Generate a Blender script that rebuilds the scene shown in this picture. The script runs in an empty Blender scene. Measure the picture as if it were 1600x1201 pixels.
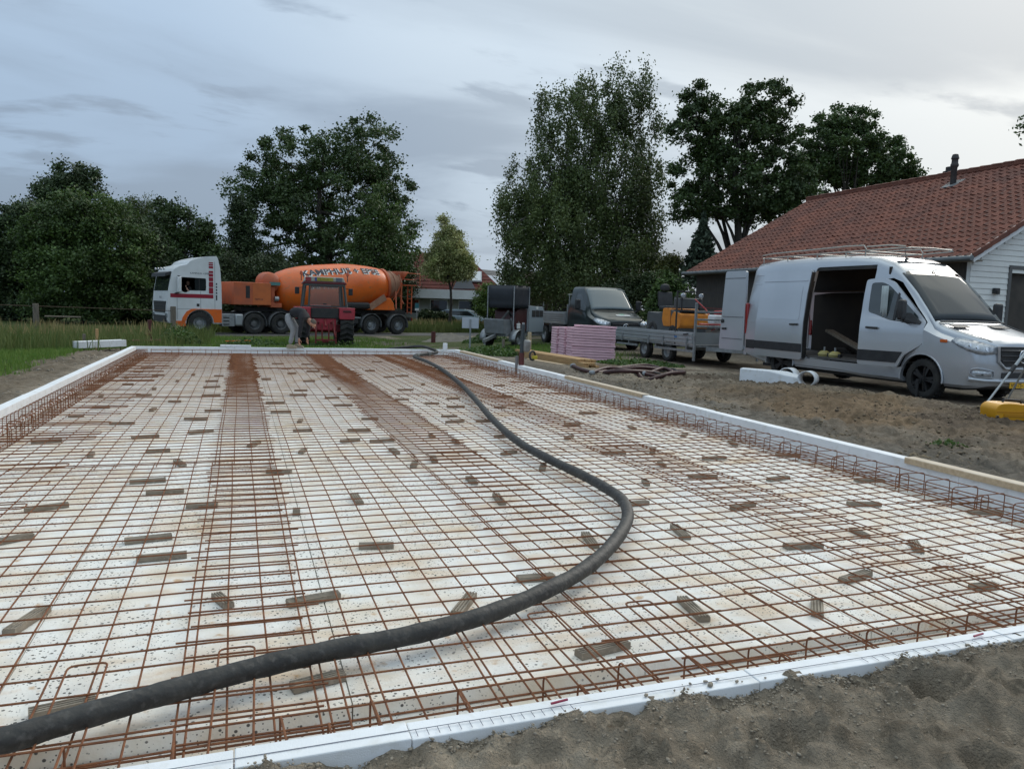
import bpy, bmesh, math, random
import numpy as np
from mathutils import Vector, Matrix
random.seed(7); RNG = np.random.default_rng(11)
SC = bpy.context.scene; COL = SC.collection
R_ = math.radians
# ---------------------------------------------------------------- camera
CAMH = 1.24
AX = np.array([[0.94121449,-0.00516491,0.33777006],[-0.33635596,-0.10698646,0.93563805],[0.03130433,-0.99424706,-0.10243446]])
FPX = 1185.0
cd = bpy.data.cameras.new('camera'); cam = bpy.data.objects.new('camera', cd); COL.objects.link(cam)
cd.sensor_width = 36; cd.lens = 36*FPX/1600; cd.clip_end = 3000; cd.clip_start = .05
m = Matrix.Identity(4)
for i in range(3):
    m[i][0] = AX[i,0]; m[i][1] = -AX[i,1]; m[i][2] = -AX[i,2]
m[2][3] = CAMH
cam.matrix_world = m; SC.camera = cam
# ---------------------------------------------------------------- sky and sun
SUN_DIR = Vector((0.80, 0.50, 0.50)).normalized()          # towards the bright part of the overcast
sun_el = math.asin(SUN_DIR.z); sun_az = math.atan2(SUN_DIR.x, SUN_DIR.y)
W = bpy.data.worlds.new('World'); SC.world = W; W.use_nodes = True
nt = W.node_tree; N = nt.nodes; L = nt.links; N.clear()
def nd(t, **k):
    n = N.new(t)
    for a, b in k.items(): setattr(n, a, b)
    return n
out = nd('ShaderNodeOutputWorld'); bg = nd('ShaderNodeBackground'); bg.inputs[1].default_value = 0.10
sky = nd('ShaderNodeTexSky'); sky.sky_type = 'NISHITA'; sky.sun_disc = False
sky.sun_elevation = sun_el; sky.sun_rotation = sun_az; sky.air_density = 1.2; sky.dust_density = 2.0
tc = nd('ShaderNodeTexCoord')
sep = nd('ShaderNodeSeparateXYZ'); L.new(tc.outputs['Generated'], sep.inputs[0])
def mth(op, a, b=None, c=None, clamp=False):
    n = nd('ShaderNodeMath', operation=op); n.use_clamp = clamp
    for i, v in enumerate((a, b, c)):
        if v is None: continue
        if isinstance(v, (int, float)): n.inputs[i].default_value = v
        else: L.new(v, n.inputs[i])
    return n.outputs[0]
zz = mth('ADD', mth('ABSOLUTE', sep.outputs[2]), 0.18)
cmb = nd('ShaderNodeCombineXYZ')
L.new(mth('DIVIDE', sep.outputs[0], zz), cmb.inputs[0]); L.new(mth('DIVIDE', sep.outputs[1], zz), cmb.inputs[1])
mp = nd('ShaderNodeMapping'); mp.inputs['Rotation'].default_value = (0, 0, R_(-22)); mp.inputs['Scale'].default_value = (.62, 1.15, 1)
mp.inputs['Location'].default_value = (3.1, 1.7, 0)
L.new(cmb.outputs[0], mp.inputs[0])
n1 = nd('ShaderNodeTexNoise'); n1.inputs['Scale'].default_value = .8; n1.inputs['Detail'].default_value = 7; n1.inputs['Roughness'].default_value = .52; n1.inputs['Distortion'].default_value = .5
L.new(mp.outputs[0], n1.inputs[0])
n2 = nd('ShaderNodeTexNoise'); n2.inputs['Scale'].default_value = 2.4; n2.inputs['Detail'].default_value = 8; n2.inputs['Roughness'].default_value = .55; n2.inputs['Distortion'].default_value = .3
L.new(mp.outputs[0], n2.inputs[0])
def ramp(src, *st):
    r = nd('ShaderNodeValToRGB'); r.color_ramp.interpolation = 'EASE'
    e = r.color_ramp.elements
    while len(e) < len(st): e.new(.5)
    for i, (p, c) in enumerate(st):
        e[i].position = p; e[i].color = (*c, 1) if len(c) == 3 else c
    L.new(src, r.inputs[0]); return r.outputs[0]
dot = nd('ShaderNodeVectorMath', operation='DOT_PRODUCT'); dot.inputs[1].default_value = SUN_DIR
L.new(tc.outputs['Generated'], dot.inputs[0])
# the thin overcast glows round the hidden sun and is blue grey away from it
glow = ramp(dot.outputs['Value'], (.10, (2.75, 3.75, 5.0)), (.50, (2.95, 3.85, 5.0)), (.80, (4.1, 4.85, 5.6)), (.97, (5.3, 5.75, 6.0)))
gry = ramp(dot.outputs['Value'], (.10, (2.0, 2.65, 3.5)), (.60, (2.3, 2.9, 3.7)), (.96, (3.1, 3.6, 4.1)))
def mixc(f, a, b):
    n = nd('ShaderNodeMix', data_type='RGBA')
    if isinstance(f, (int, float)): n.inputs[0].default_value = f
    else: L.new(f, n.inputs[0])
    L.new(a, n.inputs[6]); L.new(b, n.inputs[7]); return n.outputs[2]
mask1 = ramp(n1.outputs[0], (.42, (0, 0, 0)), (.60, (.95, .95, .95)))
mask2 = ramp(n2.outputs[0], (.54, (0, 0, 0)), (.64, (.9, .9, .9)))
cl = mixc(mask1, glow, gry); cl = mixc(mask2, cl, gry)
zen = ramp(sep.outputs[2], (.0, (.76, .77, .80)), (.15, (.90, .90, .91)), (.42, (1.20, 1.18, 1.15)), (1.0, (2.9, 2.6, 2.15)))   # overcast is brightest overhead; zenith raised and warmed to light the ground
mz = nd('ShaderNodeMix', data_type='RGBA', blend_type='MULTIPLY'); mz.inputs[0].default_value = 1
L.new(cl, mz.inputs[6]); L.new(zen, mz.inputs[7]); cl = mz.outputs[2]
L.new(mixc(.94, sky.outputs[0], cl), bg.inputs[0]); L.new(bg.outputs[0], out.inputs[0])
sd = bpy.data.lights.new('sun', 'SUN'); sd.energy = .8; sd.angle = R_(25); sd.color = (1, .95, .88)
so = bpy.data.objects.new('sun', sd); COL.objects.link(so)
so.rotation_euler = SUN_DIR.to_track_quat('Z', 'Y').to_euler(); so.location = (30, 20, 30)
SC.view_settings.view_transform = 'Standard'; SC.view_settings.look = 'None'
SC.view_settings.exposure = 0.55; SC.view_settings.gamma = 1
# ---------------------------------------------------------------- helpers
def ray(px, py): return AX @ np.array([px-800, py-600.5, FPX])
def gp(px, py, z=0.0):
    d = ray(px, py); t = (z-CAMH)/d[2]; return Vector((d[0]*t, d[1]*t, z))
def at(px, py, dep):
    d = ray(px, py)*dep/FPX; return Vector((d[0], d[1], d[2]+CAMH))
def atz(px, dep, z):                                       # on the column of a pixel, at a depth and a height
    p = at(px, 600.5, dep); q = at(px, 400, dep); t = (z-p.z)/(q.z-p.z); return p.lerp(q, t)
def tag(o, label=None, cat=None, group=None, kind=None):
    if label: o['label'] = label
    if cat: o['category'] = cat
    if group: o['group'] = group
    if kind: o['kind'] = kind
    return o
def T(name, label, cat, loc=(0,0,0), rz=0.0, group=None):
    o = bpy.data.objects.new(name, None); COL.objects.link(o); o.empty_display_size = .2
    o.location = loc; o.rotation_euler = (0, 0, rz); return tag(o, label, cat, group)
def mesh_np(name, V, F, mat, smooth=False):
    """fast mesh from numpy arrays; F is (n,3) or (n,4)"""
    me = bpy.data.meshes.new(name); V = np.asarray(V, np.float32); F = np.asarray(F, np.int32)
    me.vertices.add(len(V)); me.vertices.foreach_set('co', V.ravel())
    k = F.shape[1]; me.loops.add(F.size); me.loops.foreach_set('vertex_index', F.ravel())
    me.polygons.add(len(F)); me.polygons.foreach_set('loop_start', np.arange(0, F.size, k, dtype=np.int32))
    if smooth: me.polygons.foreach_set('use_smooth', np.ones(len(F), bool))
    me.update(calc_edges=True)
    if mat: me.materials.append(mat)
    return me
def link(name, me, parent=None, loc=None):
    o = bpy.data.objects.new(name, me); COL.objects.link(o)
    if parent: o.parent = parent
    if loc is not None: o.location = loc
    return o
class MB:
    def __init__(s): s.v = []; s.f = []
    def add(s, vs, fs):
        b = len(s.v); s.v += [tuple(v) for v in vs]; s.f += [tuple(b+i for i in f) for f in fs]; return s
    def bx(s, x0, x1, y0, y1, z0, z1, M=None):
        vs = [Vector((x, y, z)) for x in (x0, x1) for y in (y0, y1) for z in (z0, z1)]
        if M: vs = [M @ v for v in vs]
        return s.add(vs, [(0,1,3,2),(4,6,7,5),(0,4,5,1),(2,3,7,6),(0,2,6,4),(1,5,7,3)])
    def box(s, c, d, rz=0, rx=0, ry=0):
        M = Matrix.Translation(c) @ Matrix.Rotation(rz, 4, 'Z') @ Matrix.Rotation(ry, 4, 'Y') @ Matrix.Rotation(rx, 4, 'X')
        return s.bx(-d[0]/2, d[0]/2, -d[1]/2, d[1]/2, -d[2]/2, d[2]/2, M)
    def bar(s, a, b, w, h):
        """square bar between two points"""
        a = Vector(a); b = Vector(b); q = (b-a).to_track_quat('X', 'Z').to_matrix().to_4x4()
        return s.bx(0, (b-a).length, -w/2, w/2, -h/2, h/2, Matrix.Translation(a) @ q)
    def tube(s, pts, r, n=8, closed=False, cap=True):
        P = [Vector(p) for p in pts]; k = len(P); rs = r if isinstance(r, (list, tuple)) else [r]*k
        up = None; rings = []
        for i in range(k):
            a = P[i-1] if (i > 0 or closed) else P[i]; b = P[(i+1) % k] if (i < k-1 or closed) else P[i]
            t = (b-a).normalized()
            if up is None:
                up = Vector((0, 0, 1)) if abs(t.z) < .9 else Vector((1, 0, 0))
            u = (up - t*up.dot(t)).normalized(); w = t.cross(u); up = u
            rings.append([P[i]+(u*math.cos(2*math.pi*j/n)+w*math.sin(2*math.pi*j/n))*rs[i] for j in range(n)])
        vs = [p for q in rings for p in q]; fs = []
        for i in range(k if closed else k-1):
            for j in range(n):
                a = i*n+j; b = i*n+(j+1) % n; c = ((i+1) % k)*n+(j+1) % n; d = ((i+1) % k)*n+j
                fs.append((a, d, c, b))
        if cap and not closed:
            fs.append(tuple(range(n))); fs.append(tuple((k-1)*n+j for j in reversed(range(n))))
        return s.add(vs, fs)
    def cyl(s, a, b, r0, r1=None, n=14): return s.tube([a, b], [r0, r0 if r1 is None else r1], n)
    def lathe(s, prof, n=24, M=None, closed=False, caps=True):
        """prof: (radius, height) pairs, turned round local z"""
        vs = [Vector((r*math.cos(2*math.pi*j/n), r*math.sin(2*math.pi*j/n), h)) for r, h in prof for j in range(n)]
        if M: vs = [M @ v for v in vs]
        k = len(prof); fs = [(i*n+j, i*n+(j+1) % n, ((i+1) % k)*n+(j+1) % n, ((i+1) % k)*n+j) for i in range(k if closed else k-1) for j in range(n)]
        if not closed and caps:
            fs += [tuple(reversed(range(n))), tuple((k-1)*n+j for j in range(n))]
        return s.add(vs, fs)
    def prism(s, poly, a0, a1, plane='xz', M=None):
        def mk(p, h):
            v = {'xz': (p[0], h, p[1]), 'xy': (p[0], p[1], h), 'yz': (h, p[0], p[1])}[plane]; v = Vector(v)
            return M @ v if M else v
        n = len(poly); vs = [mk(p, a0) for p in poly]+[mk(p, a1) for p in poly]
        fs = [tuple(range(n)), tuple(reversed(range(n, 2*n)))]+[(i, n+i, n+(i+1) % n, (i+1) % n) for i in range(n)]
        return s.add(vs, fs)
    def loft(s, secs, cap=True):
        n = len(secs[0]); vs = [p for q in secs for p in q]; k = len(secs)
        fs = [(i*n+j, i*n+(j+1) % n, (i+1)*n+(j+1) % n, (i+1)*n+j) for i in range(k-1) for j in range(n)]
        if cap: fs += [tuple(reversed(range(n))), tuple((k-1)*n+j for j in range(n))]
        return s.add(vs, fs)
    def grid(s, rows):
        n = len(rows[0]); vs = [p for q in rows for p in q]
        return s.add(vs, [(i*n+j, i*n+j+1, (i+1)*n+j+1, (i+1)*n+j) for i in range(len(rows)-1) for j in range(n-1)])
    def mesh(s, name, mat, smooth=35):
        me = bpy.data.meshes.new(name); me.from_pydata(s.v, [], s.f)
        bm = bmesh.new(); bm.from_mesh(me); bmesh.ops.recalc_face_normals(bm, faces=bm.faces); bm.to_mesh(me); bm.free()
        if mat: me.materials.append(mat)
        if smooth:
            me.polygons.foreach_set('use_smooth', [True]*len(me.polygons)); me.set_sharp_from_angle(angle=R_(smooth))
        return me
    def build(s, name, mat, parent=None, smooth=35, bevel=0, seg=2):
        o = link(name, s.mesh(name, mat, smooth), parent)
        if bevel:
            b = o.modifiers.new('bevel', 'BEVEL'); b.width = bevel; b.segments = seg; b.limit_method = 'ANGLE'; b.angle_limit = R_(30); b.harden_normals = False
        return o
def boolean(o, cutters, op='DIFFERENCE'):
    for c in cutters:
        c.parent = o.parent; b = o.modifiers.new('cut', 'BOOLEAN'); b.object = c; b.operation = op; b.solver = 'EXACT'
    dg = bpy.context.evaluated_depsgraph_get(); dg.update()
    me = bpy.data.meshes.new_from_object(o.evaluated_get(dg)); me.name = o.name
    o.modifiers.clear(); o.data = me
    for c in cutters: bpy.data.objects.remove(c, do_unlink=True)
    me.polygons.foreach_set('use_smooth', [True]*len(me.polygons)); me.set_sharp_from_angle(angle=R_(32))
def solidify(o, t, off=-1):
    s = o.modifiers.new('thickness', 'SOLIDIFY'); s.thickness = t; s.offset = off; return o
def text_geo(s, size, bold=0.0):
    c = bpy.data.curves.new('t', 'FONT'); c.body = s; c.size = size; c.resolution_u = 2; c.offset = bold
    o = bpy.data.objects.new('t', c); COL.objects.link(o)
    dg = bpy.context.evaluated_depsgraph_get(); dg.update()
    me = bpy.data.meshes.new_from_object(o.evaluated_get(dg))
    bm = bmesh.new(); bm.from_mesh(me); bmesh.ops.triangulate(bm, faces=bm.faces)
    for _ in range(2):
        e = [e for e in bm.edges if e.calc_length() > size*.35]
        if e: bmesh.ops.subdivide_edges(bm, edges=e, cuts=1); bmesh.ops.triangulate(bm, faces=bm.faces)
    V = [v.co.copy() for v in bm.verts]; F = [tuple(v.index for v in f.verts) for f in bm.faces]; bm.free()
    bpy.data.objects.remove(o); bpy.data.curves.remove(c)
    w = max(v.x for v in V); return V, F, w
# value noise
NT = RNG.random((256, 256))
def vn(x, y, s=0):
    x = np.asarray(x)+s*17.3; y = np.asarray(y)+s*9.1
    xi = np.floor(x).astype(int); yi = np.floor(y).astype(int); fx = x-xi; fy = y-yi
    fx = fx*fx*(3-2*fx); fy = fy*fy*(3-2*fy); g = lambda a, b: NT[a & 255, b & 255]
    return (g(xi, yi)*(1-fx)+g(xi+1, yi)*fx)*(1-fy)+(g(xi, yi+1)*(1-fx)+g(xi+1, yi+1)*fx)*fy-.5
def fbm(x, y, o=4, s=0):
    t = 0; a = 1.0; f = 1.0
    for i in range(o): t = t+a*vn(x*f, y*f, s+i*3); a *= .5; f *= 2.03
    return t
def sst(a, b, x):
    t = np.clip((x-a)/(b-a), 0, 1); return t*t*(3-2*t)
# ---------------------------------------------------------------- materials
MATS = {}
def M(name, c, c2=None, sc=6.0, rough=.6, metal=0.0, bump=0.0, bsc=60.0, coat=0.0, spec=.5, c3=None, detail=5, rng=(.35, .65), trans=0, emit=None, stretch=None, attr=False):
    if name in MATS: return MATS[name]
    m = bpy.data.materials.new(name); m.use_nodes = True; t = m.node_tree; n = t.nodes; l = t.links
    b = n['Principled BSDF']; MATS[name] = m
    b.inputs['Base Color'].default_value = (*c, 1); b.inputs['Roughness'].default_value = rough; b.inputs['Metallic'].default_value = metal
    b.inputs['Specular IOR Level'].default_value = spec; b.inputs['Coat Weight'].default_value = coat; b.inputs['Coat Roughness'].default_value = .06
    tc = n.new('ShaderNodeTexCoord'); src = tc.outputs['Object']
    if stretch:
        mpn = n.new('ShaderNodeMapping'); mpn.inputs['Scale'].default_value = stretch; l.new(src, mpn.inputs[0]); src = mpn.outputs[0]
    col = None
    if c2:
        z = n.new('ShaderNodeTexNoise'); z.inputs['Scale'].default_value = sc; z.inputs['Detail'].default_value = detail; l.new(src, z.inputs[0])
        r = n.new('ShaderNodeValToRGB'); r.color_ramp.elements[0].position = rng[0]; r.color_ramp.elements[1].position = rng[1]
        r.color_ramp.elements[0].color = (*c, 1); r.color_ramp.elements[1].color = (*c2, 1)
        l.new(z.outputs[0], r.inputs[0]); col = r.outputs[0]
        if c3:
            z2 = n.new('ShaderNodeTexNoise'); z2.inputs['Scale'].default_value = sc*3.7; z2.inputs['Detail'].default_value = 6; l.new(src, z2.inputs[0])
            r2 = n.new('ShaderNodeValToRGB'); r2.color_ramp.elements[0].position = .55; r2.color_ramp.elements[1].position = .72
            mx = n.new('ShaderNodeMix'); mx.data_type = 'RGBA'; mx.inputs[7].default_value = (*c3, 1)
            l.new(z2.outputs[0], r2.inputs[0]); l.new(r2.outputs[0], mx.inputs[0]); l.new(col, mx.inputs[6]); col = mx.outputs[2]
    if attr:                                                # own colour variation of each leaf, tile or blade
        a = n.new('ShaderNodeAttribute'); a.attribute_name = 'tint'
        mx = n.new('ShaderNodeMix'); mx.data_type = 'RGBA'; mx.blend_type = 'MULTIPLY'; mx.inputs[0].default_value = 1
        if col: l.new(col, mx.inputs[6])
        else: mx.inputs[6].default_value = (*c, 1)
        l.new(a.outputs['Color'], mx.inputs[7]); col = mx.outputs[2]
    if col: l.new(col, b.inputs['Base Color'])
    if bump:
        z = n.new('ShaderNodeTexNoise'); z.inputs['Scale'].default_value = bsc; z.inputs['Detail'].default_value = 5; l.new(src, z.inputs[0])
        bp = n.new('ShaderNodeBump'); bp.inputs['Strength'].default_value = bump; bp.inputs['Distance'].default_value = .02
        l.new(z.outputs[0], bp.inputs['Height']); l.new(bp.outputs[0], b.inputs['Normal'])
    if emit: b.inputs['Emission Color'].default_value = (*emit[0], 1); b.inputs['Emission Strength'].default_value = emit[1]
    if trans:
        b.inputs['Subsurface Weight'].default_value = 0
        tr = n.new('ShaderNodeBsdfTranslucent'); ms = n.new('ShaderNodeMixShader'); ms.inputs[0].default_value = trans
        if col: l.new(col, tr.inputs[0])
        else: tr.inputs[0].default_value = (*c, 1)
        l.new(b.outputs[0], ms.inputs[1]); l.new(tr.outputs[0], ms.inputs[2]); l.new(ms.outputs[0], n['Material Output'].inputs[0])
    return m
m_silver = M('silver paint', (.50,.52,.55), (.46,.48,.51), 1.2, .28, .5, coat=.8)
m_white = M('white paint', (.74,.75,.76), (.66,.67,.67), 2, .35, coat=.3)
m_green = M('dark green paint', (.010,.018,.018), (.013,.022,.022), 2, .3, coat=.35, spec=.4)
m_orange = M('orange paint', (.78,.145,.016), (.66,.12,.015), 1.5, .42, coat=.15, c3=(.50,.14,.04))
m_orange2 = M('dusty orange paint', (.52,.115,.04), (.40,.105,.05), 2.5, .6)
m_red = M('tractor red paint', (.44,.03,.05), (.34,.026,.04), 3, .42, coat=.2)
m_stripe = M('dark red stripe', (.30,.012,.03), rough=.4)
m_black = M('black plastic', (.018,.018,.02), (.03,.03,.031), 8, .55)
m_rubber = M('tyre rubber', (.018,.018,.018), (.04,.037,.033), 5, .85, bump=.3)
m_alu = M('aluminium', (.40,.42,.43), (.35,.37,.38), 2, .45, .55)
m_galv = M('galvanised steel', (.36,.38,.39), (.26,.27,.28), 9, .5, .6)
m_chrome = M('chrome', (.75,.76,.78), rough=.15, metal=1)
m_dark = M('dark chassis steel', (.022,.022,.024), (.04,.037,.034), 5, .7)
m_glass = M('tinted glass', (.02,.025,.027), rough=.03, spec=.55)
m_lamp = M('lamp glass', (.55,.57,.6), (.25,.27,.3), 18, .12, .3, coat=.8)
m_amber = M('amber lens', (.6,.12,.015), rough=.2)
m_redl = M('red lens', (.28,.012,.012), rough=.2, coat=.4)
m_plate = M('yellow plate', (.75,.42,.02), rough=.45)
m_ink = M('dark lettering', (.012,.014,.03), rough=.5)
m_wlet = M('white lettering', (.7,.7,.68), rough=.5)
m_wood = M('fresh timber', (.46,.29,.13), (.36,.21,.09), 3, .75, stretch=(1, 9, 9), bump=.2)
m_woodp = M('pale timber', (.60,.46,.30), (.48,.35,.22), 3, .75, stretch=(1, 9, 9), bump=.2)
m_wgrey = M('weathered timber', (.20,.165,.125), (.13,.11,.09), 4, .85, stretch=(9, 9, 1), bump=.3)
m_pink = M('pink foam', (.78,.50,.56), (.71,.45,.51), 3, .8, bump=.15)
m_eps = M('white foam', (.82,.83,.85), (.74,.75,.76), 3, .8, bump=.2, bsc=250, c3=(.66,.65,.62))
m_rust = M('rusted rebar', (.27,.11,.048), (.17,.07,.036), 14, .85, .2, bump=.4, bsc=200, c3=(.26,.09,.035))
m_block = M('fibre cement', (.29,.245,.19), (.23,.19,.145), 9, .9, bump=.3, c3=(.35,.30,.24))
m_hose = M('concrete hose', (.020,.019,.018), (.040,.038,.034), 9, .62, bump=.4, bsc=30, c3=(.075,.07,.064))
m_redhose = M('red hose', (.050,.010,.010), (.034,.009,.009), 8, .5, bump=.3, c3=(.06,.028,.022))
m_bark = M('bark', (.055,.045,.035), (.03,.025,.02), 6, .9, bump=.6, bsc=15)
m_birch = M('birch bark', (.22,.20,.18), (.05,.045,.04), 4, .85)
m_yellow = M('yellow plastic', (.72,.34,.01), (.62,.29,.01), 4, .42)
m_brick = M('brown brick', (.14,.09,.065), (.10,.065,.05), 12, .9, bump=.4)
m_sand = M('sand', (.27,.21,.14), (.20,.155,.105), 4, .95, bump=.6, bsc=25)
# ================================================================ ground
SLAB = (-2.46, 5.70, 2.02, 20.32)
def base_z(x, y):
    zl = -.05-.45*sst(17, 29, y); zr = -.05-.10*sst(8, 18, y)-.25*sst(28, 36, y); k = sst(5, 11, x)
    zr = zr-.085*sst(9.8, 11, x)*(1-sst(13, 19, y)); z = zl*(1-k)+zr*k; q = sst(30, 37, y); z = z*(1-q)-.55*q
    return z-.06*sst(-3.2, -6, x)*(1-q)
ROAD_P = (-2.155+.6*.342, 39.55-.6*.94); ROAD_D = (.9397, .3421); ROAD_W = 3.6
def road_d(x, y): return (x-ROAD_P[0])*ROAD_D[1]-(y-ROAD_P[1])*ROAD_D[0]     # signed distance from its centre line, + towards the camera
def zones(x, y):
    n = fbm(x*.9, y*.9, 4, 5); n2 = fbm(x*.35, y*.35, 3, 8)
    lawn = np.maximum(sst(-3.25, -3.7, x+n*.5)*sst(8.2, 9.2, y+n*.9+(x+4)*.1)*(1-sst(19.3, 20.5, y+n)*sst(-4.6, -3.4, x)),
                      sst(21.6, 22.6, y+n*1.2)*(1-sst(4.5, 6, x+n2*3+n*2)))
    lawn = np.maximum(lawn, sst(18.5, 20.5, y+n*2)*(1-sst(10.2, 11.6, x+n*2))*sst(6.6, 7.6, x+n)*.9)
    lawn = np.maximum(lawn, sst(24, 25, y)*(sst(.03, .2, n+.1)))
    return lawn, n, n2
def ground_z(x, y):
    x = np.asarray(x, float); y = np.asarray(y, float)
    z = base_z(x, y); lawn, n, n2 = zones(x, y)
    near = 1-sst(2.0, 3.0, y); right = sst(5.7, 6.4, x)*(1-sst(12, 17, y))*(1-sst(10.2, 11.2, x)); left = sst(-2.46, -2.9, x)*(1-lawn)
    far = sst(40, 60, y)
    rough = (.012+.045*near+.08*right+.055*left)*(1-.8*lawn)*(1-far)
    z = z+rough*fbm(x*2.1, y*2.1, 5, 1)+rough*.55*fbm(x*9, y*9, 4, 2)+rough*.5*np.abs(fbm(x*21, y*21, 2, 12))*2+near*.010*np.abs(fbm(x*55, y*55, 2, 14))
    z = z+.06*np.exp(-((x-8.0-.5*n)/1.1)**2)*sst(3.5, 6, y)*(1-sst(9.5, 13, y))*(.6+n)
    tr = np.exp(-((x-9.55)/.55)**2)*sst(6.5, 8, y)*(1-sst(12, 14, y))              # tread of the tyres in the soft sand
    z = z+.035*tr*np.sin(y*22+2.2*np.abs(x-9.55)*6)*(.5+n)
    for fx, fy, fr, d in FOOT: 
        q = ((x-fx)**2+(1.6*(y-fy))**2)/fr**2; z = z-d*np.exp(-q)+d*.5*np.exp(-(np.sqrt(q)-1.5)**2*3)
    z = z+.05*np.exp(-((x+3.0)/.4)**2)*sst(5, 8, y)*(1-sst(17, 20, y))*(.7+n)      # spoil bank on the left
    edge = np.exp(-((y-1.98)/.06)**2)*sst(-2, 0, x)*(1-sst(5.6, 6, x)); z = z+edge*(.006+.05*fbm(x*3, y*2, 3, 6)+.03*fbm(x*14, y*9, 2, 7))+near*(1-sst(3.0, 5.2, x))*.022*sst(1.3, 1.8, y)
    return z
FOOT = [(*gp(px, py, -.05)[:2], r, d) for px, py, r, d in ((1225, 1165, .10, .07), (1270, 1150, .06, .04), (1460, 1085, .11, .075), (1400, 1078, .06, .03), (1130, 1110, .05, .03), (960, 1140, .06, .03), (820, 1185, .07, .035), (1540, 1190, .08, .04), (640, 1195, .06, .03), (1000, 1195, .06, .03))]
def axis(*seg):
    v = [seg[0]]
    for a, b in seg[1:]:
        k = max(1, round((a-v[-1])/b)); v += list(np.linspace(v[-1], a, k+1)[1:])
    return np.array(v)
def geo(a, b, n): return list(np.sign(b)*np.geomspace(abs(a), abs(b), n)[1:])
gx = np.concatenate([np.array(geo(-40, -900, 14)[::-1]), axis(-40, (-14, 1.2), (-7, .3), (-2.5, .045), (-.3, .06), (6.2, .02), (11.2, .045), (14, .15), (30, .8), (46, 2)), np.array(geo(46, 900, 14))])
gy = np.concatenate([axis(-30, (-4, 2), (.5, .25), (2.1, .02), (13, .05), (22, .1), (46, .3), (70, 2)), np.array(geo(70, 1500, 14))])
X, Y = np.meshgrid(gx, gy); Z = ground_z(X, Y)
nx, ny = len(gx), len(gy); idx = np.arange(nx*ny).reshape(ny, nx)
F = np.stack([idx[:-1,:-1], idx[:-1,1:], idx[1:,1:], idx[1:,:-1]], -1).reshape(-1, 4)
cx = ((X[:-1,:-1]+X[1:,1:])/2).ravel(); cy = ((Y[:-1,:-1]+Y[1:,1:])/2).ravel()
keep = ~((cx > SLAB[0]+.03) & (cx < SLAB[1]-.03) & (cy > SLAB[2]+.03) & (cy < SLAB[3]-.03))
lawn, n_, n2_ = zones(X, Y)
def lerp3(a, b, t): return np.asarray(a)*(1-t[..., None])+np.asarray(b)*t[..., None]
fine = fbm(X*3, Y*3, 4, 4)
colr = lerp3((.262,.22,.168), (.37,.312,.24), np.clip(.5+fine*.9, 0, 1))
sandy = np.clip(sst(6.2, 7.4, X+n_*.8)*(1-sst(9.3, 10.6, X))*(1-sst(9, 12, Y))*(.7+n_*1.6), 0, 1)
colr = colr*(1-sandy[..., None])+np.array((.27,.19,.118))*sandy[..., None]
dk = np.clip(sst(6.6, 8.0, X)*(1-sst(16, 22, Y))*(.5-n_*2.2), 0, 1)*.8; colr = colr*(1-dk[..., None])+np.array((.135,.097,.068))*dk[..., None]
lf = sst(-2.5, -2.8, X)[..., None]; colr = colr*(1-lf*.6)+np.array((.17,.135,.095))*lf*.6
pale = (sst(5.6, 5.8, X)*(1-sst(6.2, 7.2, X+n_*.6)))[..., None]; colr = colr*(1-pale*.6)+np.array((.17,.155,.135))*pale*.6
mudf = (sst(20.3, 21.5, Y)*(1-sst(30, 36, Y)))[..., None]; colr = colr*(1-mudf*.5)+np.array((.13,.105,.08))*mudf*.5
damp = np.clip(.5+2.6*fbm(X*.8+7, Y*.8, 3, 27), 0, 1)*(1-lawn); colr = colr*(1-.24*damp[..., None])
gl = np.maximum(lawn, sst(44, 50, Y))[..., None]; colr = colr*(1-gl)+lerp3((.06,.09,.022), (.09,.105,.035), np.clip(.5+n2_, 0, 1))*gl
V = np.stack([X, Y, Z], -1).reshape(-1, 3); F = F[keep]
used = np.zeros(nx*ny, bool); used[F.ravel()] = True; rm = np.cumsum(used)-1
gmat = M('soil', (1, 1, 1), (.62,.6,.58), 9, .95, bump=1.0, bsc=120, attr=True, spec=.2, c3=(1.25,1.2,1.15))
gme = mesh_np('ground', V[used], rm[F], gmat, True)
ca = gme.color_attributes.new('tint', 'FLOAT_COLOR', 'POINT')
ca.data.foreach_set('color', np.concatenate([colr.reshape(-1, 3)[used], np.ones((used.sum(), 1))], 1).astype(np.float32).ravel())
ground = tag(link('ground', gme), 'churned sandy soil of the building site running out into grass', kind='structure')
# road behind the slab
rd = MB(); rows = []
for s in np.linspace(-60, 70, 90):
    row = []
    for w in np.linspace(-ROAD_W/2, ROAD_W/2, 7):
        x = ROAD_P[0]+ROAD_D[0]*s+ROAD_D[1]*(w+.12*math.sin(s)); y = ROAD_P[1]+ROAD_D[1]*s-ROAD_D[0]*(w+.12*math.sin(s))
        row.append((x, y, float(base_z(x, y))+.045-.02*abs(w)))
    rows.append(row)
rd.grid(rows); o = rd.build('road', M('worn asphalt', (.105,.10,.093), (.075,.072,.068), 1.5, .9, bump=.5, bsc=50, c3=(.15,.14,.12)))
tag(o, 'narrow grey lane the mixer truck stands on', kind='structure')
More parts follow.
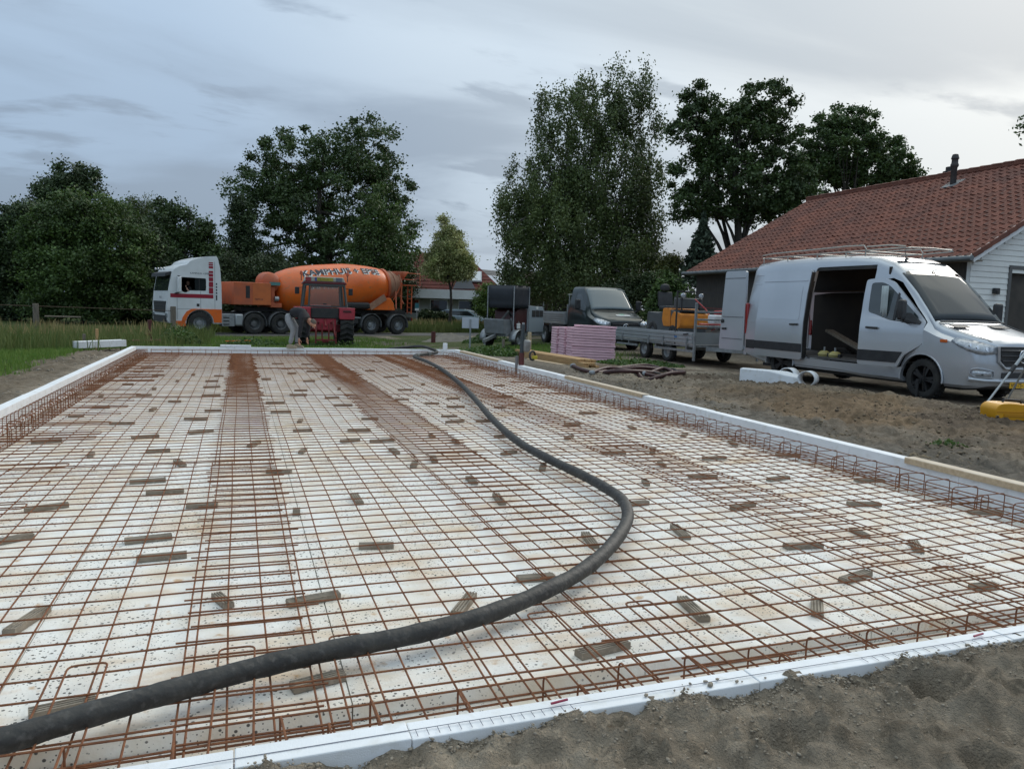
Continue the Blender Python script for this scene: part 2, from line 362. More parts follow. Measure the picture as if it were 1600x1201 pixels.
# clods of earth
def ico():
    bm = bmesh.new(); bmesh.ops.create_icosphere(bm, subdivisions=1, radius=1)
    v = np.array([q.co[:] for q in bm.verts]); f = np.array([[q.index for q in p.verts] for p in bm.faces]); bm.free(); return v, f
IV, IF = ico()
def clods(name, pts, size, mat, label):
    n = len(pts); s = size*np.minimum(RNG.lognormal(0, .5, n), 2.6)
    V = IV[None]*(1+RNG.uniform(-.35, .35, (n, len(IV), 1)))*s[:, None, None]*np.stack([RNG.uniform(.8, 1.4, n), RNG.uniform(.8, 1.4, n), RNG.uniform(.5, .9, n)], 1)[:, None]
    a = RNG.uniform(0, 6.28, n); c, si = np.cos(a)[:, None], np.sin(a)[:, None]
    V = np.stack([V[..., 0]*c-V[..., 1]*si, V[..., 0]*si+V[..., 1]*c, V[..., 2]], -1)+pts[:, None]
    me = mesh_np(name, V.reshape(-1, 3), (IF[None]+(np.arange(n)*len(IV))[:, None, None]).reshape(-1, 3), mat)
    return tag(link(name, me), label, kind='stuff')
def scatter(n, x0, x1, y0, y1, dens=None):
    x = RNG.uniform(x0, x1, n); y = RNG.uniform(y0, y1, n)
    if dens is not None:
        k = RNG.random(n) < dens(x, y); x, y = x[k], y[k]
    return np.stack([x, y, ground_z(x, y)], 1)
m_clod = M('earth clods', (.24,.205,.16), (.34,.29,.23), 5, .95, bump=.6, bsc=40, spec=.2)
cl_d = lambda x, y: np.clip(.35+1.5*fbm(x*2.5, y*2.5, 3, 21), 0, 1)
clods('soil_crumbs', scatter(24000, -.2, 5.8, .9, 2.0, cl_d), .0024, m_clod, 'loose crumbs of dark earth in front of the near white rim')
clods('sand_clods', scatter(17000, 5.75, 11.2, 3, 14, cl_d), .010, M('sandy clods', (.24,.185,.12), (.13,.10,.072), .7, .95, bump=.6, bsc=40, spec=.2), 'loose clods of brown sand between the slab and the van')
clods('bank_clods', scatter(3500, -6, -2.5, 7, 20, lambda x, y: cl_d(x, y)*(1-zones(x, y)[0])), .014, m_clod, 'loose clods on the bare bank left of the slab')
fr = scatter(9000, -.2, 5.8, 1.93, 2.02, lambda x, y: np.clip(.5+2*fbm(x*4, y*4, 2, 35), 0, 1)*sst(1.90, 2.02, y)); fr[:, 2] += RNG.random(len(fr))**2*.014
clods('rim_soil', fr, .0028, m_clod, 'crumbly earth heaped against the outer face of the near rim')
sp = scatter(1400, -.5, 5.5, 2.03, 2.11, lambda x, y: .5*np.clip(-.05+2.2*fbm(x*1.5, x*0, 2, 33), 0, 1)*sst(2.12, 2.03, y)); sp[:, 2] = .004
clods('rim_crumbs', sp, .0045, m_clod, 'dark crumbs of earth spilt on top of the near white rim')
# grass
def blades(name, P, h, w, mat, label, lean=.5, tint=((.8,.9,.7),(1.25,1.15,1)), seg=True):
    n = len(P); a = RNG.uniform(0, 6.28, n); hh = h*RNG.uniform(.55, 1.25, n); ln = lean*hh*RNG.random(n); b = RNG.uniform(0, 6.28, n)
    d = np.stack([np.cos(a), np.sin(a), 0*a], 1)*(w*RNG.uniform(.6, 1.4, n))[:, None]; t = np.stack([np.cos(b), np.sin(b), 0*b], 1)*ln[:, None]
    up = np.zeros((n, 3)); up[:, 2] = hh
    V = np.stack([P-d, P+d, P+up*.55+t*.3+d*.7, P+up*.55+t*.3-d*.7, P+up+t], 1)
    o = (np.arange(n)*5)[:, None]; F = np.concatenate([np.array([[0,1,2]])+o, np.array([[0,2,3]])+o, np.array([[3,2,4]])+o])
    me = mesh_np(name, V.reshape(-1, 3), F, mat)
    c = np.asarray(tint[0])+(np.asarray(tint[1])-np.asarray(tint[0]))*RNG.random((n, 1)); c = np.repeat(c, 5, 0)
    ca = me.color_attributes.new('tint', 'FLOAT_COLOR', 'POINT'); ca.data.foreach_set('color', np.concatenate([c, np.ones((n*5, 1))], 1).astype(np.float32).ravel())
    return tag(link(name, me), label, kind='stuff')
m_grass = M('grass', (.11,.20,.034), (.135,.21,.046), .6, .7, attr=True, trans=.25)
m_weed = M('tall grass', (.095,.135,.038), (.14,.155,.055), .35, .8, attr=True, trans=.2)
m_seed = M('dry seed heads', (.30,.235,.13), (.21,.18,.09), .8, .9, attr=True, trans=.2)
lawn_only = lambda x, y: zones(x, y)[0]*(y < 36)
P = scatter(46000, -12, -3, 8.5, 22, lawn_only); blades('lawn_grass', P, .10, .008, m_grass, 'short green lawn grass left of the slab')
P = scatter(26000, -14, 6.5, 21.5, 36.5, lambda x, y: lawn_only(x, y)*(road_d(x, y) > ROAD_W/2+.1)); blades('verge_grass', P, .16, .011, m_grass, 'green verge grass between the far rim and the lane')
P = scatter(9000, 6.5, 12, 18.5, 26, lambda x, y: lawn_only(x, y)*.8); blades('patch_grass', P, .12, .009, m_grass, 'green grass tufts round the timber and the pump')
P = scatter(30000, -22, -1, 19.5, 36, lambda x, y: sst(-2.2, -5.5, x-.25*(y-20))*sst(18.5, 22.5, y+.2*x+3)*(road_d(x, y) > ROAD_W/2+.3)); blades('meadow_grass', P, .55, .012, m_weed, 'tall rank grass along the wire fence on the left', .6)
P = scatter(3200, -22, -2, 22, 36, lambda x, y: sst(-3, -6, x-.25*(y-20))*(road_d(x, y) > ROAD_W/2+.3)*np.clip(.4+2*fbm(x*.4, y*.4, 2, 41), 0, 1)); P[:, 2] += .45; blades('seed_heads', P, .32, .016, m_seed, 'pale dry seed heads standing over the tall grass on the left', .5)
def beyond(x, y): return (road_d(x, y) < -ROAD_W/2-.2)*(y < 58)
P = scatter(52000, -4, 26, 36, 56, beyond); blades('field_grass', P, .62, .022, m_weed, 'tall unmown meadow grass beyond the lane', .5)
P = scatter(9000, -4, 26, 37, 56, lambda x, y: beyond(x, y)*np.clip(.4+2*fbm(x*.3, y*.3, 2, 44), 0, 1)); P[:, 2] += .5; blades('field_seed_heads', P, .3, .03, m_seed, 'dry seed heads over the meadow beyond the lane', .5)
def sprouts(name, cx, cy, r, n, h, label, leaf=.05):
    a = RNG.uniform(0, 6.28, n); q = r*np.sqrt(RNG.random(n)); x = cx+q*np.cos(a); y = cy+q*np.sin(a)
    z = ground_z(x, y)+h*RNG.random(n)**.7*(1-(q/r)**2*.7); c = np.stack([x, y, z], 1)
    return leafmesh(name, c, leaf, m_weedleaf, label)
def leafquads(c, s, flat=0.0, droop=0.0):
    n = len(c); u = RNG.normal(size=(n, 3)); u[:, 2] = u[:, 2]*(1-flat)-droop; u /= np.linalg.norm(u, axis=1)[:, None]
    v = np.cross(u, RNG.normal(size=(n, 3))); v /= np.linalg.norm(v, axis=1)[:, None]
    s = s*RNG.uniform(.6, 1.4, (n, 1)); u = u*s; v = v*s*.62
    V = np.stack([c-u, c+v, c+u, c-v], 1).reshape(-1, 3); F = np.arange(n*4).reshape(-1, 4); return V, F
def tinted(me, n, k, lo, hi, extra=None):
    c = np.asarray(lo)+(np.asarray(hi)-np.asarray(lo))*RNG.random((n, 1))
    if extra is not None: c = c*extra[:, None]
    c = np.repeat(c, k, 0); ca = me.color_attributes.new('tint', 'FLOAT_COLOR', 'POINT')
    ca.data.foreach_set('color', np.concatenate([c, np.ones((n*k, 1))], 1).astype(np.float32).ravel())
m_weedleaf = M('weed leaves', (.075,.14,.032), (.055,.10,.026), 1.5, .6, attr=True, trans=.25)
def leafmesh(name, c, s, mat, label):
    V, F = leafquads(c, s); me = mesh_np(name, V, F, mat); tinted(me, len(c), 4, (.7,.75,.7), (1.3,1.25,1.1)); return tag(link(name, me), label, kind='stuff')
# ================================================================ foundation
def eps_floor_mat():
    m = bpy.data.materials.new('soiled white foam floor'); m.use_nodes = True; t = m.node_tree; n = t.nodes; l = t.links; b = n['Principled BSDF']
    tc = n.new('ShaderNodeTexCoord'); b.inputs['Roughness'].default_value = .75
    def noise(sc, det=5, st=None):
        z = n.new('ShaderNodeTexNoise'); z.inputs['Scale'].default_value = sc; z.inputs['Detail'].default_value = det
        if st:
            mp = n.new('ShaderNodeMapping'); mp.inputs['Scale'].default_value = st; l.new(tc.outputs['Object'], mp.inputs[0]); l.new(mp.outputs[0], z.inputs[0])
        else: l.new(tc.outputs['Object'], z.inputs[0])
        return z.outputs[0]
    def rmp(s, a, b_, ca=(0,0,0,1), cb=(1,1,1,1)):
        r = n.new('ShaderNodeValToRGB'); r.color_ramp.elements[0].position = a; r.color_ramp.elements[1].position = b_; r.color_ramp.elements[0].color = ca; r.color_ramp.elements[1].color = cb
        l.new(s, r.inputs[0]); return r.outputs[0]
    def mix(f, a, c):
        x = n.new('ShaderNodeMix'); x.data_type = 'RGBA'; l.new(f, x.inputs[0])
        if isinstance(a, tuple): x.inputs[6].default_value = a
        else: l.new(a, x.inputs[6])
        x.inputs[7].default_value = c; return x.outputs[2]
    def mul(a, c):
        x = n.new('ShaderNodeMath'); x.operation = 'MULTIPLY'; l.new(a, x.inputs[0])
        if isinstance(c, float): x.inputs[1].default_value = c
        else: l.new(c, x.inputs[1])
        return x.outputs[0]
    c = rmp(noise(1.3), .3, .7, (.88,.87,.83,1), (.80,.76,.69,1))
    c = mix(mul(rmp(noise(3.2, 6), .46, .73), .52), c, (.64,.48,.28,1))
    c = mix(mul(rmp(noise(2.0, 6, (1, 3.5, 1)), .50, .72), .55), c, (.58,.36,.16,1))
    c = mix(mul(rmp(noise(11., 4), .64, .74), .7), c, (.50,.27,.09,1))
    for sc, th in ((34, .17), (62, .15)):
        v = n.new('ShaderNodeTexVoronoi'); v.inputs['Scale'].default_value = sc; v.inputs['Randomness'].default_value = 1; l.new(tc.outputs['Object'], v.inputs[0])
        c = mix(mul(rmp(v.outputs['Distance'], th, th+.06, (1,1,1,1), (0,0,0,1)), rmp(noise(2.6, 3), .40, .52)), c, (.10,.09,.08,1))
    l.new(c, b.inputs['Base Color'])
    bp = n.new('ShaderNodeBump'); bp.inputs['Strength'].default_value = .25; bp.inputs['Distance'].default_value = .01; l.new(noise(90, 3), bp.inputs['Height']); l.new(bp.outputs[0], b.inputs['Normal'])
    return m
m_floor = eps_floor_mat()
found = T('foam_foundation', 'white foam foundation tray of floor panels and raised edge blocks', 'foundation', (0, 0, 0))
FX = (-2.0, 5.12); FY = (2.60, 19.8); FZ = -.19
xs = np.linspace(FX[0], FX[1], 7); ys = np.linspace(FY[0], FY[1], 9)
for i in range(6):
    for j in range(8):
        s = .0025; MB().bx(xs[i]+s, xs[i+1]-s, ys[j]+s, ys[j+1]-s, FZ-.12, FZ+random.uniform(-.0015, .0015)).build('floor_panel', m_floor, found, 0)
for n_, b in (('trench_board', (SLAB[0]+.1, SLAB[1]-.12, SLAB[2]+.08, FY[0]-.004)), ('trench_board', (SLAB[0]+.1, SLAB[1]-.12, FY[1]+.004, SLAB[3]-.1)), ('trench_board', (SLAB[0]+.1, FX[0]-.004, FY[0], FY[1])), ('trench_board', (FX[1]+.004, SLAB[1]-.12, FY[0], FY[1]))):
    MB().bx(b[0], b[1], b[2], b[3], -.42, -.255).build(n_, m_floor, found, 0)
def rim(x0, x1, y0, y1, along, cuts):
    for a, b in zip(cuts[:-1], cuts[1:]):
        g = .0015; jz = random.uniform(-.003, .002)
        if along == 'x': MB().bx(a+g, b-g, y0, y1, -.40, jz).build('edge_block', m_eps, found, 0, .004)
        else: MB().bx(x0, x1, a+g, b-g, -.40, jz).build('edge_block', m_eps, found, 0, .004)
rim(0, 0, 2.02, 2.115, 'x', [SLAB[0], -1.2, -.02, .46, 1.66, 2.86, 4.06, 5.2, SLAB[1]])
rim(0, 0, 20.2, 20.32, 'x', list(np.linspace(SLAB[0], SLAB[1], 8)))
rim(SLAB[0], -2.345, 0, 0, 'y', list(np.linspace(2.117, 20.198, 16)))
rim(5.575, SLAB[1], 0, 0, 'y', list(np.linspace(2.117, 20.198, 16)))
ln = MB(); ln.bx(-2.3, 5.5, 2.058, 2.0605, .0035, .0045)
for px in np.linspace(640, 905, 16): q = gp(px, 1120, 0); ln.bx(q.x, q.x+.0016, 2.023, 2.057, .0035, .0045)
for px in np.linspace(1330, 1600, 14): q = gp(px, 1020, 0); ln.bx(q.x, q.x+.0016, 2.023, 2.057, .0035, .0045)
ln.build('marking_line', M('pencil line', (.10,.11,.15), rough=.9), found, 0)
for px, py in ((875, 1101), (1525, 993)):
    q = gp(px, py, 0); o = MB().tube([(-.03, 0, 0), (.03, .004, 0)], .004, 8).build('marker_pen', M('crimson marker', (.28,.02,.06), rough=.4)); o.location = (q.x, 2.075, .009); o.rotation_euler.z = .08
    tag(o, 'crimson marker pencil on the near rim, '+('nearer the hose' if px < 1000 else 'at the right edge of the picture'), 'marker')
# formwork boards clamped on the right rim
for a, b, dz, lab in ((3.0, 5.07, .03, 'pale plywood strip on the right rim, nearest to the camera'), (9.75, 12.6, .02, 'pale plywood strip on the right rim, halfway along it'), (16.4, 19.6, .02, 'pale plywood strip on the right rim by the far corner')):
    f = T('plywood_strip', lab, 'board', (5.575, a, 0))
    MB().bx(-.012, .10, 0, b-a, .004, .018).build('top_board', M('pale plywood', (.62,.53,.42), (.5,.41,.31), 4, .8), f, 0, .003); MB().bx(-.022, -.013, 0.01, b-a-.01, -.035, .014).build('side_board', m_woodp, f, 0, .002)
# ---------------------------------------------------------------- reinforcement
RB = .0042; BARS = {}
def barmesh(Ln, ax):
    k = (round(Ln, 2), ax)
    if k not in BARS:
        n = 7; pts = []
        for i in range(n):
            t = i/(n-1); w = .004*math.sin(t*9.1+Ln*3); z = .003*math.sin(t*13+Ln)
            pts.append((t*Ln, w, z) if ax == 'x' else (w, t*Ln, z))
        BARS[k] = MB().tube(pts, RB, 5).mesh('bar', m_rust, 60)
    return BARS[k]
XS = [(-2.2, .30), (-.22, 2.12), (1.45, 3.95), (3.30, 5.42)]; YS = [(2.2, 6.85), (6.72, 11.35), (11.22, 15.85), (15.72, 20.1)]
cn = ('first column from the left rim', 'second column from the left rim', 'second column from the right rim', 'first column along the right rim'); rn = ('nearest row', 'second row from the near rim', 'third row from the near rim', 'farthest row')
for i, (x0, x1) in enumerate(XS):
    for j, (y0, y1) in enumerate(YS):
        sh = T('rebar_mesh', 'rusty steel mesh sheet, '+cn[i]+', '+rn[j], 'rebar mesh', (x0, y0, -.155+.007*((i+j) % 2)), random.uniform(-.003, .003), 'mesh sheets on the foam floor')
        lx, ly = x1-x0, y1-y0; off = .035*i+.02*j
        for k in range(int(ly/.15)+1):
            yy = .04+k*.15+off*.6
            if yy < ly: o = link('bar', barmesh(lx, 'x'), sh, (random.uniform(-.05, .05), yy+random.uniform(-.006, .006), .012)); o.rotation_euler.z = random.uniform(-.0025, .0025)
        for k in range(int(lx/.15)+1):
            xx = .05+k*.15
            if i and .12 < xx < (0, .42, .58, .56)[i]: continue      # in the laps only the cross bars run double
            if xx < lx: o = link('bar', barmesh(ly, 'y'), sh, (xx+random.uniform(-.006, .006), random.uniform(-.05, .05), 0)); o.rotation_euler.z = random.uniform(-.001, .001)
def arcpath(pts, r=.03, k=4):
    P = [Vector(p) for p in pts]; o = [P[0]]
    for a, b, c in zip(P[:-2], P[1:-1], P[2:]):
        u = (a-b).normalized()*r; w = (c-b).normalized()*r
        for i in range(k+1): t = i/k; o.append((b+u)*(1-t)**2+b*2*t*(1-t)+(b+w)*t*t)
    return o+[P[-1]]
def stirrup(w, z0, z1, plane, open_=False):
    f = (lambda a, z: (a, 0, z)) if plane == 'x' else (lambda a, z: (0, a, z))
    p = arcpath([f(0, z0), f(0, z1), f(w, z1), f(w, z0)] + ([] if open_ else [f(.02, z0)]), .035)
    return MB().tube(p, RB*.95, 5).mesh('stirrup', m_rust, 60)
hp_y = MB().tube(arcpath([(0, 0, 0), (0, .85, .004), (.13, .85, .004), (.13, 0, 0)], .03), RB, 5).mesh('hairpin', m_rust, 60)
hp_x = MB().tube(arcpath([(0, 0, 0), (.95, 0, .004), (.95, .13, .004), (0, .13, 0)], .03), RB, 5).mesh('hairpin', m_rust, 60)
def cage(label, x0, x1, y0, y1, along, step, z0, z1, hair=None):
    t = T('edge_cage', label, 'rebar cage', (x0, y0, 0), 0, 'stirrup cages along the rim')
    Ln = (x1-x0) if along == 'x' else (y1-y0); wd = (y1-y0) if along == 'x' else (x1-x0)
    me = stirrup(wd, z0, z1, 'y' if along == 'x' else 'x'); me2 = stirrup(wd*.55, z0, z1-.035, 'y' if along == 'x' else 'x', True)
    k = 0
    while k*step < Ln-.02:
        p = .02+k*step+random.uniform(-.012, .012)
        o = link('stirrup', me, t, (p, 0, 0) if along == 'x' else (0, p, 0)); o.rotation_euler.z = random.uniform(-.06, .06); o.rotation_euler.x = random.uniform(-.03, .03)
        if k % 3 == 1: link('stirrup', me2, t, (p+step*.45, wd*.3, 0) if along == 'x' else (wd*.3, p+step*.45, 0))
        k += 1
    for a, z in ((.012, z1-.012), (wd-.012, z1-.012), (.012, z0+.012), (wd-.012, z0+.012), (.012, (z0+z1)/2), (wd-.012, (z0+z1)/2)):
        if along == 'x': link('bar', barmesh(Ln, 'x'), t, (0, a, z))
        else: link('bar', barmesh(Ln, 'y'), t, (a, 0, z))
    if hair:
        me_, st, ofs, z = hair; k = 0
        while k*st < Ln-.2:
            p = .1+k*st+random.uniform(-.05, .05); o = link('hairpin', me_, t, (p, ofs, z) if along == 'x' else (ofs, p, z)); o.rotation_euler.z = random.uniform(-.03, .03); k += 1
hx_r = MB().tube(arcpath([(0, 0, 0), (-.8, 0, .004), (-.8, .13, .004), (0, .13, 0)], .03), RB, 5).mesh('hairpin', m_rust, 60)
for k, nm in enumerate(('nearest third', 'middle third', 'farthest third')):
    a = 2.25+k*5.95; cage('rusty stirrup cage along the left rim, '+nm, -2.29, -2.06, a, a+5.85, 'y', .15, -.245, -.045, (hp_x, .62, .05, -.128))
    cage('rusty stirrup cage along the right rim, '+nm, 5.2, 5.46, a, a+5.85, 'y', .25, -.245, -.05, (hx_r, .9, .2, -.128))
cage('rusty stirrup cage along the near rim, left half', -2.0, 1.55, 2.19, 2.42, 'x', .30, -.245, -.075, (hp_y, .45, .0, -.128))
cage('rusty stirrup cage along the near rim, right half', 1.6, 5.15, 2.19, 2.42, 'x', .30, -.245, -.075, (hp_y, .62, .0, -.128))
cage('rusty stirrup cage along the far rim, left half', -2.0, 1.55, 19.88, 20.1, 'x', .3, -.245, -.05)
cage('rusty stirrup cage along the far rim, right half', 1.6, 5.15, 19.88, 20.1, 'x', .3, -.245, -.05)
# ---------------------------------------------------------------- spacer blocks
def blockmesh(L_, w=.058, h=.029):
    n = 4; prof = [(-w/2, 0)]
    for i in range(n):
        a = -w/2+w*i/n; prof += [(a+.001, h), (a+w/n*.62, h), (a+w/n*.72, h-.007), (a+w/n*.93, h-.007)]
    prof += [(w/2, 0)]
    return MB().prism(prof, -L_/2, L_/2, 'yz').mesh('spacer_block', m_block, 0)
BM = [blockmesh(.25), blockmesh(.20), blockmesh(.16, .05), blockmesh(.07, .05, .04)]
BL = """73,689 158,636 119,650 191,661 142,710,60 225,617 227,682,12 247,704 281,723,-35 231,751 258,768 73,792,12 316,789 273,627 306,654,-20 314,674,15 239,639,35 241,607,70 277,595,80 302,585,60
330,617 331,604 331,595 342,587 216,581 197,590,-40 200,600 247,586 231,574 333,641 436,736,-25 397,693,30 439,643 430,629 416,592 473,672 469,657,50 470,610 466,617 483,595 447,576 480,569 456,583 434,568 473,704,40 158,618,60
578,654 561,672,-15 547,688,10 597,688 616,704,-35 558,779,-60 536,633 519,621 508,588 530,607,70 489,580 675,630 712,635 708,622 702,650 711,658,12 795,707,25 675,681,-45 712,689,-50 678,717,-70 737,750,-45 780,779,-55 783,681 759,657 628,624 608,589 628,587 661,600,60 578,579 589,565 634,609 789,619 820,614,30 814,629 781,636 780,602 647,725,70 848,729,75
988,668,-30 1116,715,-8 959,707 1098,744,-20 1216,747,5 1034,725,-40 1020,704,80 1069,679,40 1145,692,-40 1009,753,-60 919,645 894,663 889,683,30 1161,790,10 994,786 1231,711,-20 1030,657
1350,787,-25 1343,832,-28 1255,852,-15 1432,853,-60 1337,900,8 1277,948,-88 1537,915,-12 1540,800,-22 1358,750,-25
1063,830,-45 922,843,-55 837,902,-12 1083,950,-45 942,1013,2 588,852,-18 725,943,55 490,935,4 497,1063,6 232,841,2 253,869,-4 43,968,36 348,937,-42 98,1104,5 13,843,25 463,800,88"""
def ordn(k):
    w = 'first second third fourth fifth sixth seventh eighth ninth tenth eleventh twelfth thirteenth fourteenth fifteenth sixteenth seventeenth eighteenth nineteenth twentieth'.split()
    if k < 20: return w[k]
    if k < 29: return 'twenty-'+w[k-20]
    return 'thirtieth' if k == 29 else 'thirty-'+w[k-30]
STRIP = ((-.25, 'strip along the left cage'), (.35, 'leftmost rusty lap band'), (1.4, 'strip between leftmost and middle rusty bands'), (2.15, 'middle rusty lap band'), (3.25, 'strip between middle and right rusty bands'), (3.95, 'right rusty lap band'), (99, 'strip along the right cage'))
bl = []
for s in BL.split():
    q = [float(v) for v in s.split(',')]; p = gp(q[0], q[1], FZ+.015); st = next(n for lim, n in STRIP if p.x < lim)
    # the photograph's slope of a block, turned into a heading on the floor
    if len(q) > 2:
        a = R_(q[2]); p2 = gp(q[0]+20*math.cos(a), q[1]-20*math.sin(a)*.9, FZ+.015); ang = math.atan2(p2.y-p.y, p2.x-p.x) if abs(q[2]) > 25 else R_(q[2])+R_(8)
    else: ang = R_(random.gauss(4, 7))
    bl.append([p, ang, st, q])
for st in {b[2] for b in bl}:
    g = sorted([b for b in bl if b[2] == st], key=lambda b: b[0].y)
    for k, (p, ang, _, q) in enumerate(g):
        me = BM[3] if q[:2] == [463, 800] else BM[random.choice((0, 0, 1, 1, 2))]
        o = link('spacer_block', me); o.location = (p.x, p.y, FZ+.001); o.rotation_euler = (random.uniform(-.03, .03), 0, ang)
        tag(o, f'ribbed brown spacer block, {ordn(k)} from the near rim, {st}', 'spacer', 'spacer blocks under the mesh')
# ---------------------------------------------------------------- concrete hose
def spline(P, n=8):
    P = [Vector(p) for p in P]; Q = [P[0]]+P+[P[-1]]; o = []
    for i in range(1, len(Q)-2):
        a, b, c, d = Q[i-1:i+3]
        for k in range(n):
            t = k/n; o.append(.5*((2*b)+(c-a)*t+(2*a-5*b+4*c-d)*t*t+(3*b-a-3*c+d)*t**3))
    return o+[P[-1]]
HP = [(-330, 1215), (-120, 1185), (0, 1158), (120, 1122), (250, 1084), (400, 1043), (520, 1015), (640, 992), (750, 963), (840, 928), (910, 891), (955, 852), (980, 812), (974, 783), (948, 763), (908, 741), (860, 718), (810, 690), (771, 656), (744, 625), (720, 600), (692, 578), (668, 565), (648, 556)]
hp = [gp(a, b, -.103) for a, b in HP]; e = hp[-1]
hp += [Vector((4.95, 19.7, -.05)), Vector((4.8, 20.05, .05)), Vector((4.6, 20.3, .075)), Vector((4.2, 20.75, .0)), Vector((3.6, 21.4, -.10)), Vector((2.9, 22.4, -.16)), Vector((2.2, 24, -.27))]
sp = spline(hp, 7); hose = T('concrete_hose', 'thick black concrete hose winding across the mesh to the far rim', 'hose', (hp[0].x, hp[0].y, -.14))
rel = lambda P: [Vector(p)-hose.location for p in P]
MB().tube(rel(sp), [.0395+.0012*math.sin(i*.9)+.001*math.sin(i*2.3) for i in range(len(sp))], 18).build('hose_tube', m_hose, hose, 70)
i0 = min(range(len(sp)), key=lambda i: (sp[i]-e).length); 
for d in (-1, 1, 4):
    a, b = rel([sp[i0+d], sp[i0+d+1]]); MB().cyl(a, a+(b-a).normalized()*.09, .051, .051, 16).build('coupling', M('cement crusted steel', (.16,.165,.165), (.10,.10,.095), 9, .8, .2, bump=.5), hose)
# ================================================================ trees
def limb(a, b, r0, r1, sag=.0, n=5):
    a = Vector(a); b = Vector(b); L_ = (b-a).length; o = []
    for i in range(n+1):
        t = i/n; o.append(a.lerp(b, t)+Vector((math.sin(t*7+a.x)*.03*L_*t*(1-t)*4, math.cos(t*6+a.y)*.03*L_*t*(1-t)*4, sag*L_*t*(1-t))))
    return o, [r0+(r1-r0)*i/n for i in range(n+1)]
def make_tree(name, label, cat, dep, base_px, blobs, leafmat, barkmat, leaf=.13, ncl=160, per=85, rad=.55, tr=.3, droop=0., gap=.35, lo=(.6,.65,.6), hi=(1.3,1.25,1.1), group=None, limbs=9, fork=.35, stems=1, flat=.2, shell=.55, grow=1.0):
    """blobs: crown masses as (pixel x, pixel y, half width, half height[, depth offset]) of the photograph at that depth; all are real metres once placed"""
    gx_, gz_ = at(base_px, 480, dep)[:2]; bz = float(ground_z(gx_, gz_)); base = Vector((gx_, gz_, bz-.05))
    t = T(name, label, cat, base, 0, group); k = dep/FPX
    B = []
    for b in blobs:
        d = dep+(b[4] if len(b) > 4 else 0); c = at(b[0], b[1], d); B.append((np.array(c), grow*b[2]*d/FPX, grow*b[3]*d/FPX))
    vol = np.array([b[1]*b[1]*b[2] for b in B])**.75; vol /= vol.sum()
    C = []
    for i in RNG.choice(len(B), ncl, p=vol):
        c, rx, rz = B[i]
        u = RNG.normal(size=3); u /= np.linalg.norm(u); q = RNG.random()
        q = (shell+(1-shell)*RNG.random()) if q > gap else RNG.random()**.5
        p = c+u*np.array([rx, rx*.9, rz])*q
        if p[2] > bz+.25: C.append(p)
    C = np.array(C); n = len(C)
    per = int(per*1.45); rr = rad*RNG.uniform(.5, 1.25, n)
    off = RNG.normal(size=(n, per, 3))*.5*rr[:, None, None]*np.array([1, 1, .75+droop*.6])
    if droop: off[..., 2] -= np.abs(RNG.normal(size=(n, per)))*droop*rr[:, None]
    P = (C[:, None]+off).reshape(-1, 3); P = P[P[:, 2] > bz+.1]; leaf = leaf*.70
    V, F = leafquads(P-np.array(base), leaf, flat, droop*.8)
    me = mesh_np('crown', V, F, leafmat)
    big = .8+.5*(fbm(P[:, 0]*.55, P[:, 2]*.55+P[:, 1]*.4, 3, 51)+.3)          # leaves of different branches differ a little in tone
    tinted(me, len(P), 4, lo, hi, big)
    tag(link('crown', me, t), kind='stuff')
    w = MB(); top = np.array([b[0] for b in B]); ctr = Vector(top.mean(0))
    for s in range(stems):
        ang = s*2.4; b0 = Vector((math.cos(ang), math.sin(ang), 0))*(tr*1.8 if stems > 1 else 0)
        hi_ = max(b[0][2]+b[2]*.1 for b in B)*(1 if stems == 1 else .82); tp = Vector((ctr.x, ctr.y, hi_))-base+b0*3
        pts, rs = limb(b0, tp, tr/(1+.3*(stems-1)), tr*.12, n=8); rs[0] *= 1.5; w.tube(pts, rs, 9)
        order = RNG.permutation(n)[:limbs]
        for q in order:
            e = Vector(C[q])-base; hfrac = fork+(.85-fork)*RNG.random(); j = min(len(pts)-2, int(hfrac*(len(pts)-1))); a = pts[j]
            if e.z < a.z*.6: j = max(1, j-2); a = pts[j]
            p2, r2 = limb(a, e, rs[j]*.55, .02, .12, 5); w.tube(p2, r2, 6)
            for _ in range(3):
                cl = C[np.argsort(((C-C[q])**2).sum(1))[RNG.integers(1, min(9, n))]]; p3, r3 = limb(p2[3], Vector(cl)-base, r2[3]*.5, .012, .05, 3); w.tube(p3, r3, 5)
    w.build('trunk', barkmat, t, 60)
    return t
m_oak = M('oak leaves', (0.07, 0.115, 0.032), (0.052, 0.09, 0.027), .8, .55, attr=True, trans=.18)
m_oak2 = M('dark oak leaves', (0.06, 0.095, 0.034), (0.046, 0.076, 0.028), .8, .55, attr=True, trans=.15)
m_birchl = M('birch leaves', (0.105, 0.14, 0.046), (0.078, 0.112, 0.036), .7, .55, attr=True, trans=.2)
m_varieg = M('variegated leaves', (.50,.48,.24), (.30,.34,.12), 1.2, .6, attr=True, trans=.25)
m_bushl = M('bush leaves', (0.09, 0.145, 0.036), (0.064, 0.112, 0.03), 1, .55, attr=True, trans=.2)
m_darkl = M('dark hedge leaves', (0.042, 0.066, 0.024), (0.055, 0.08, 0.028), 1, .6, attr=True, trans=.12)
m_conif = M('conifer needles', (0.036, 0.058, 0.036), (0.048, 0.07, 0.04), 1, .7, attr=True)
m_ylw = M('yellow green leaves', (.13,.14,.03), (.08,.10,.025), 1, .6, attr=True, trans=.25)
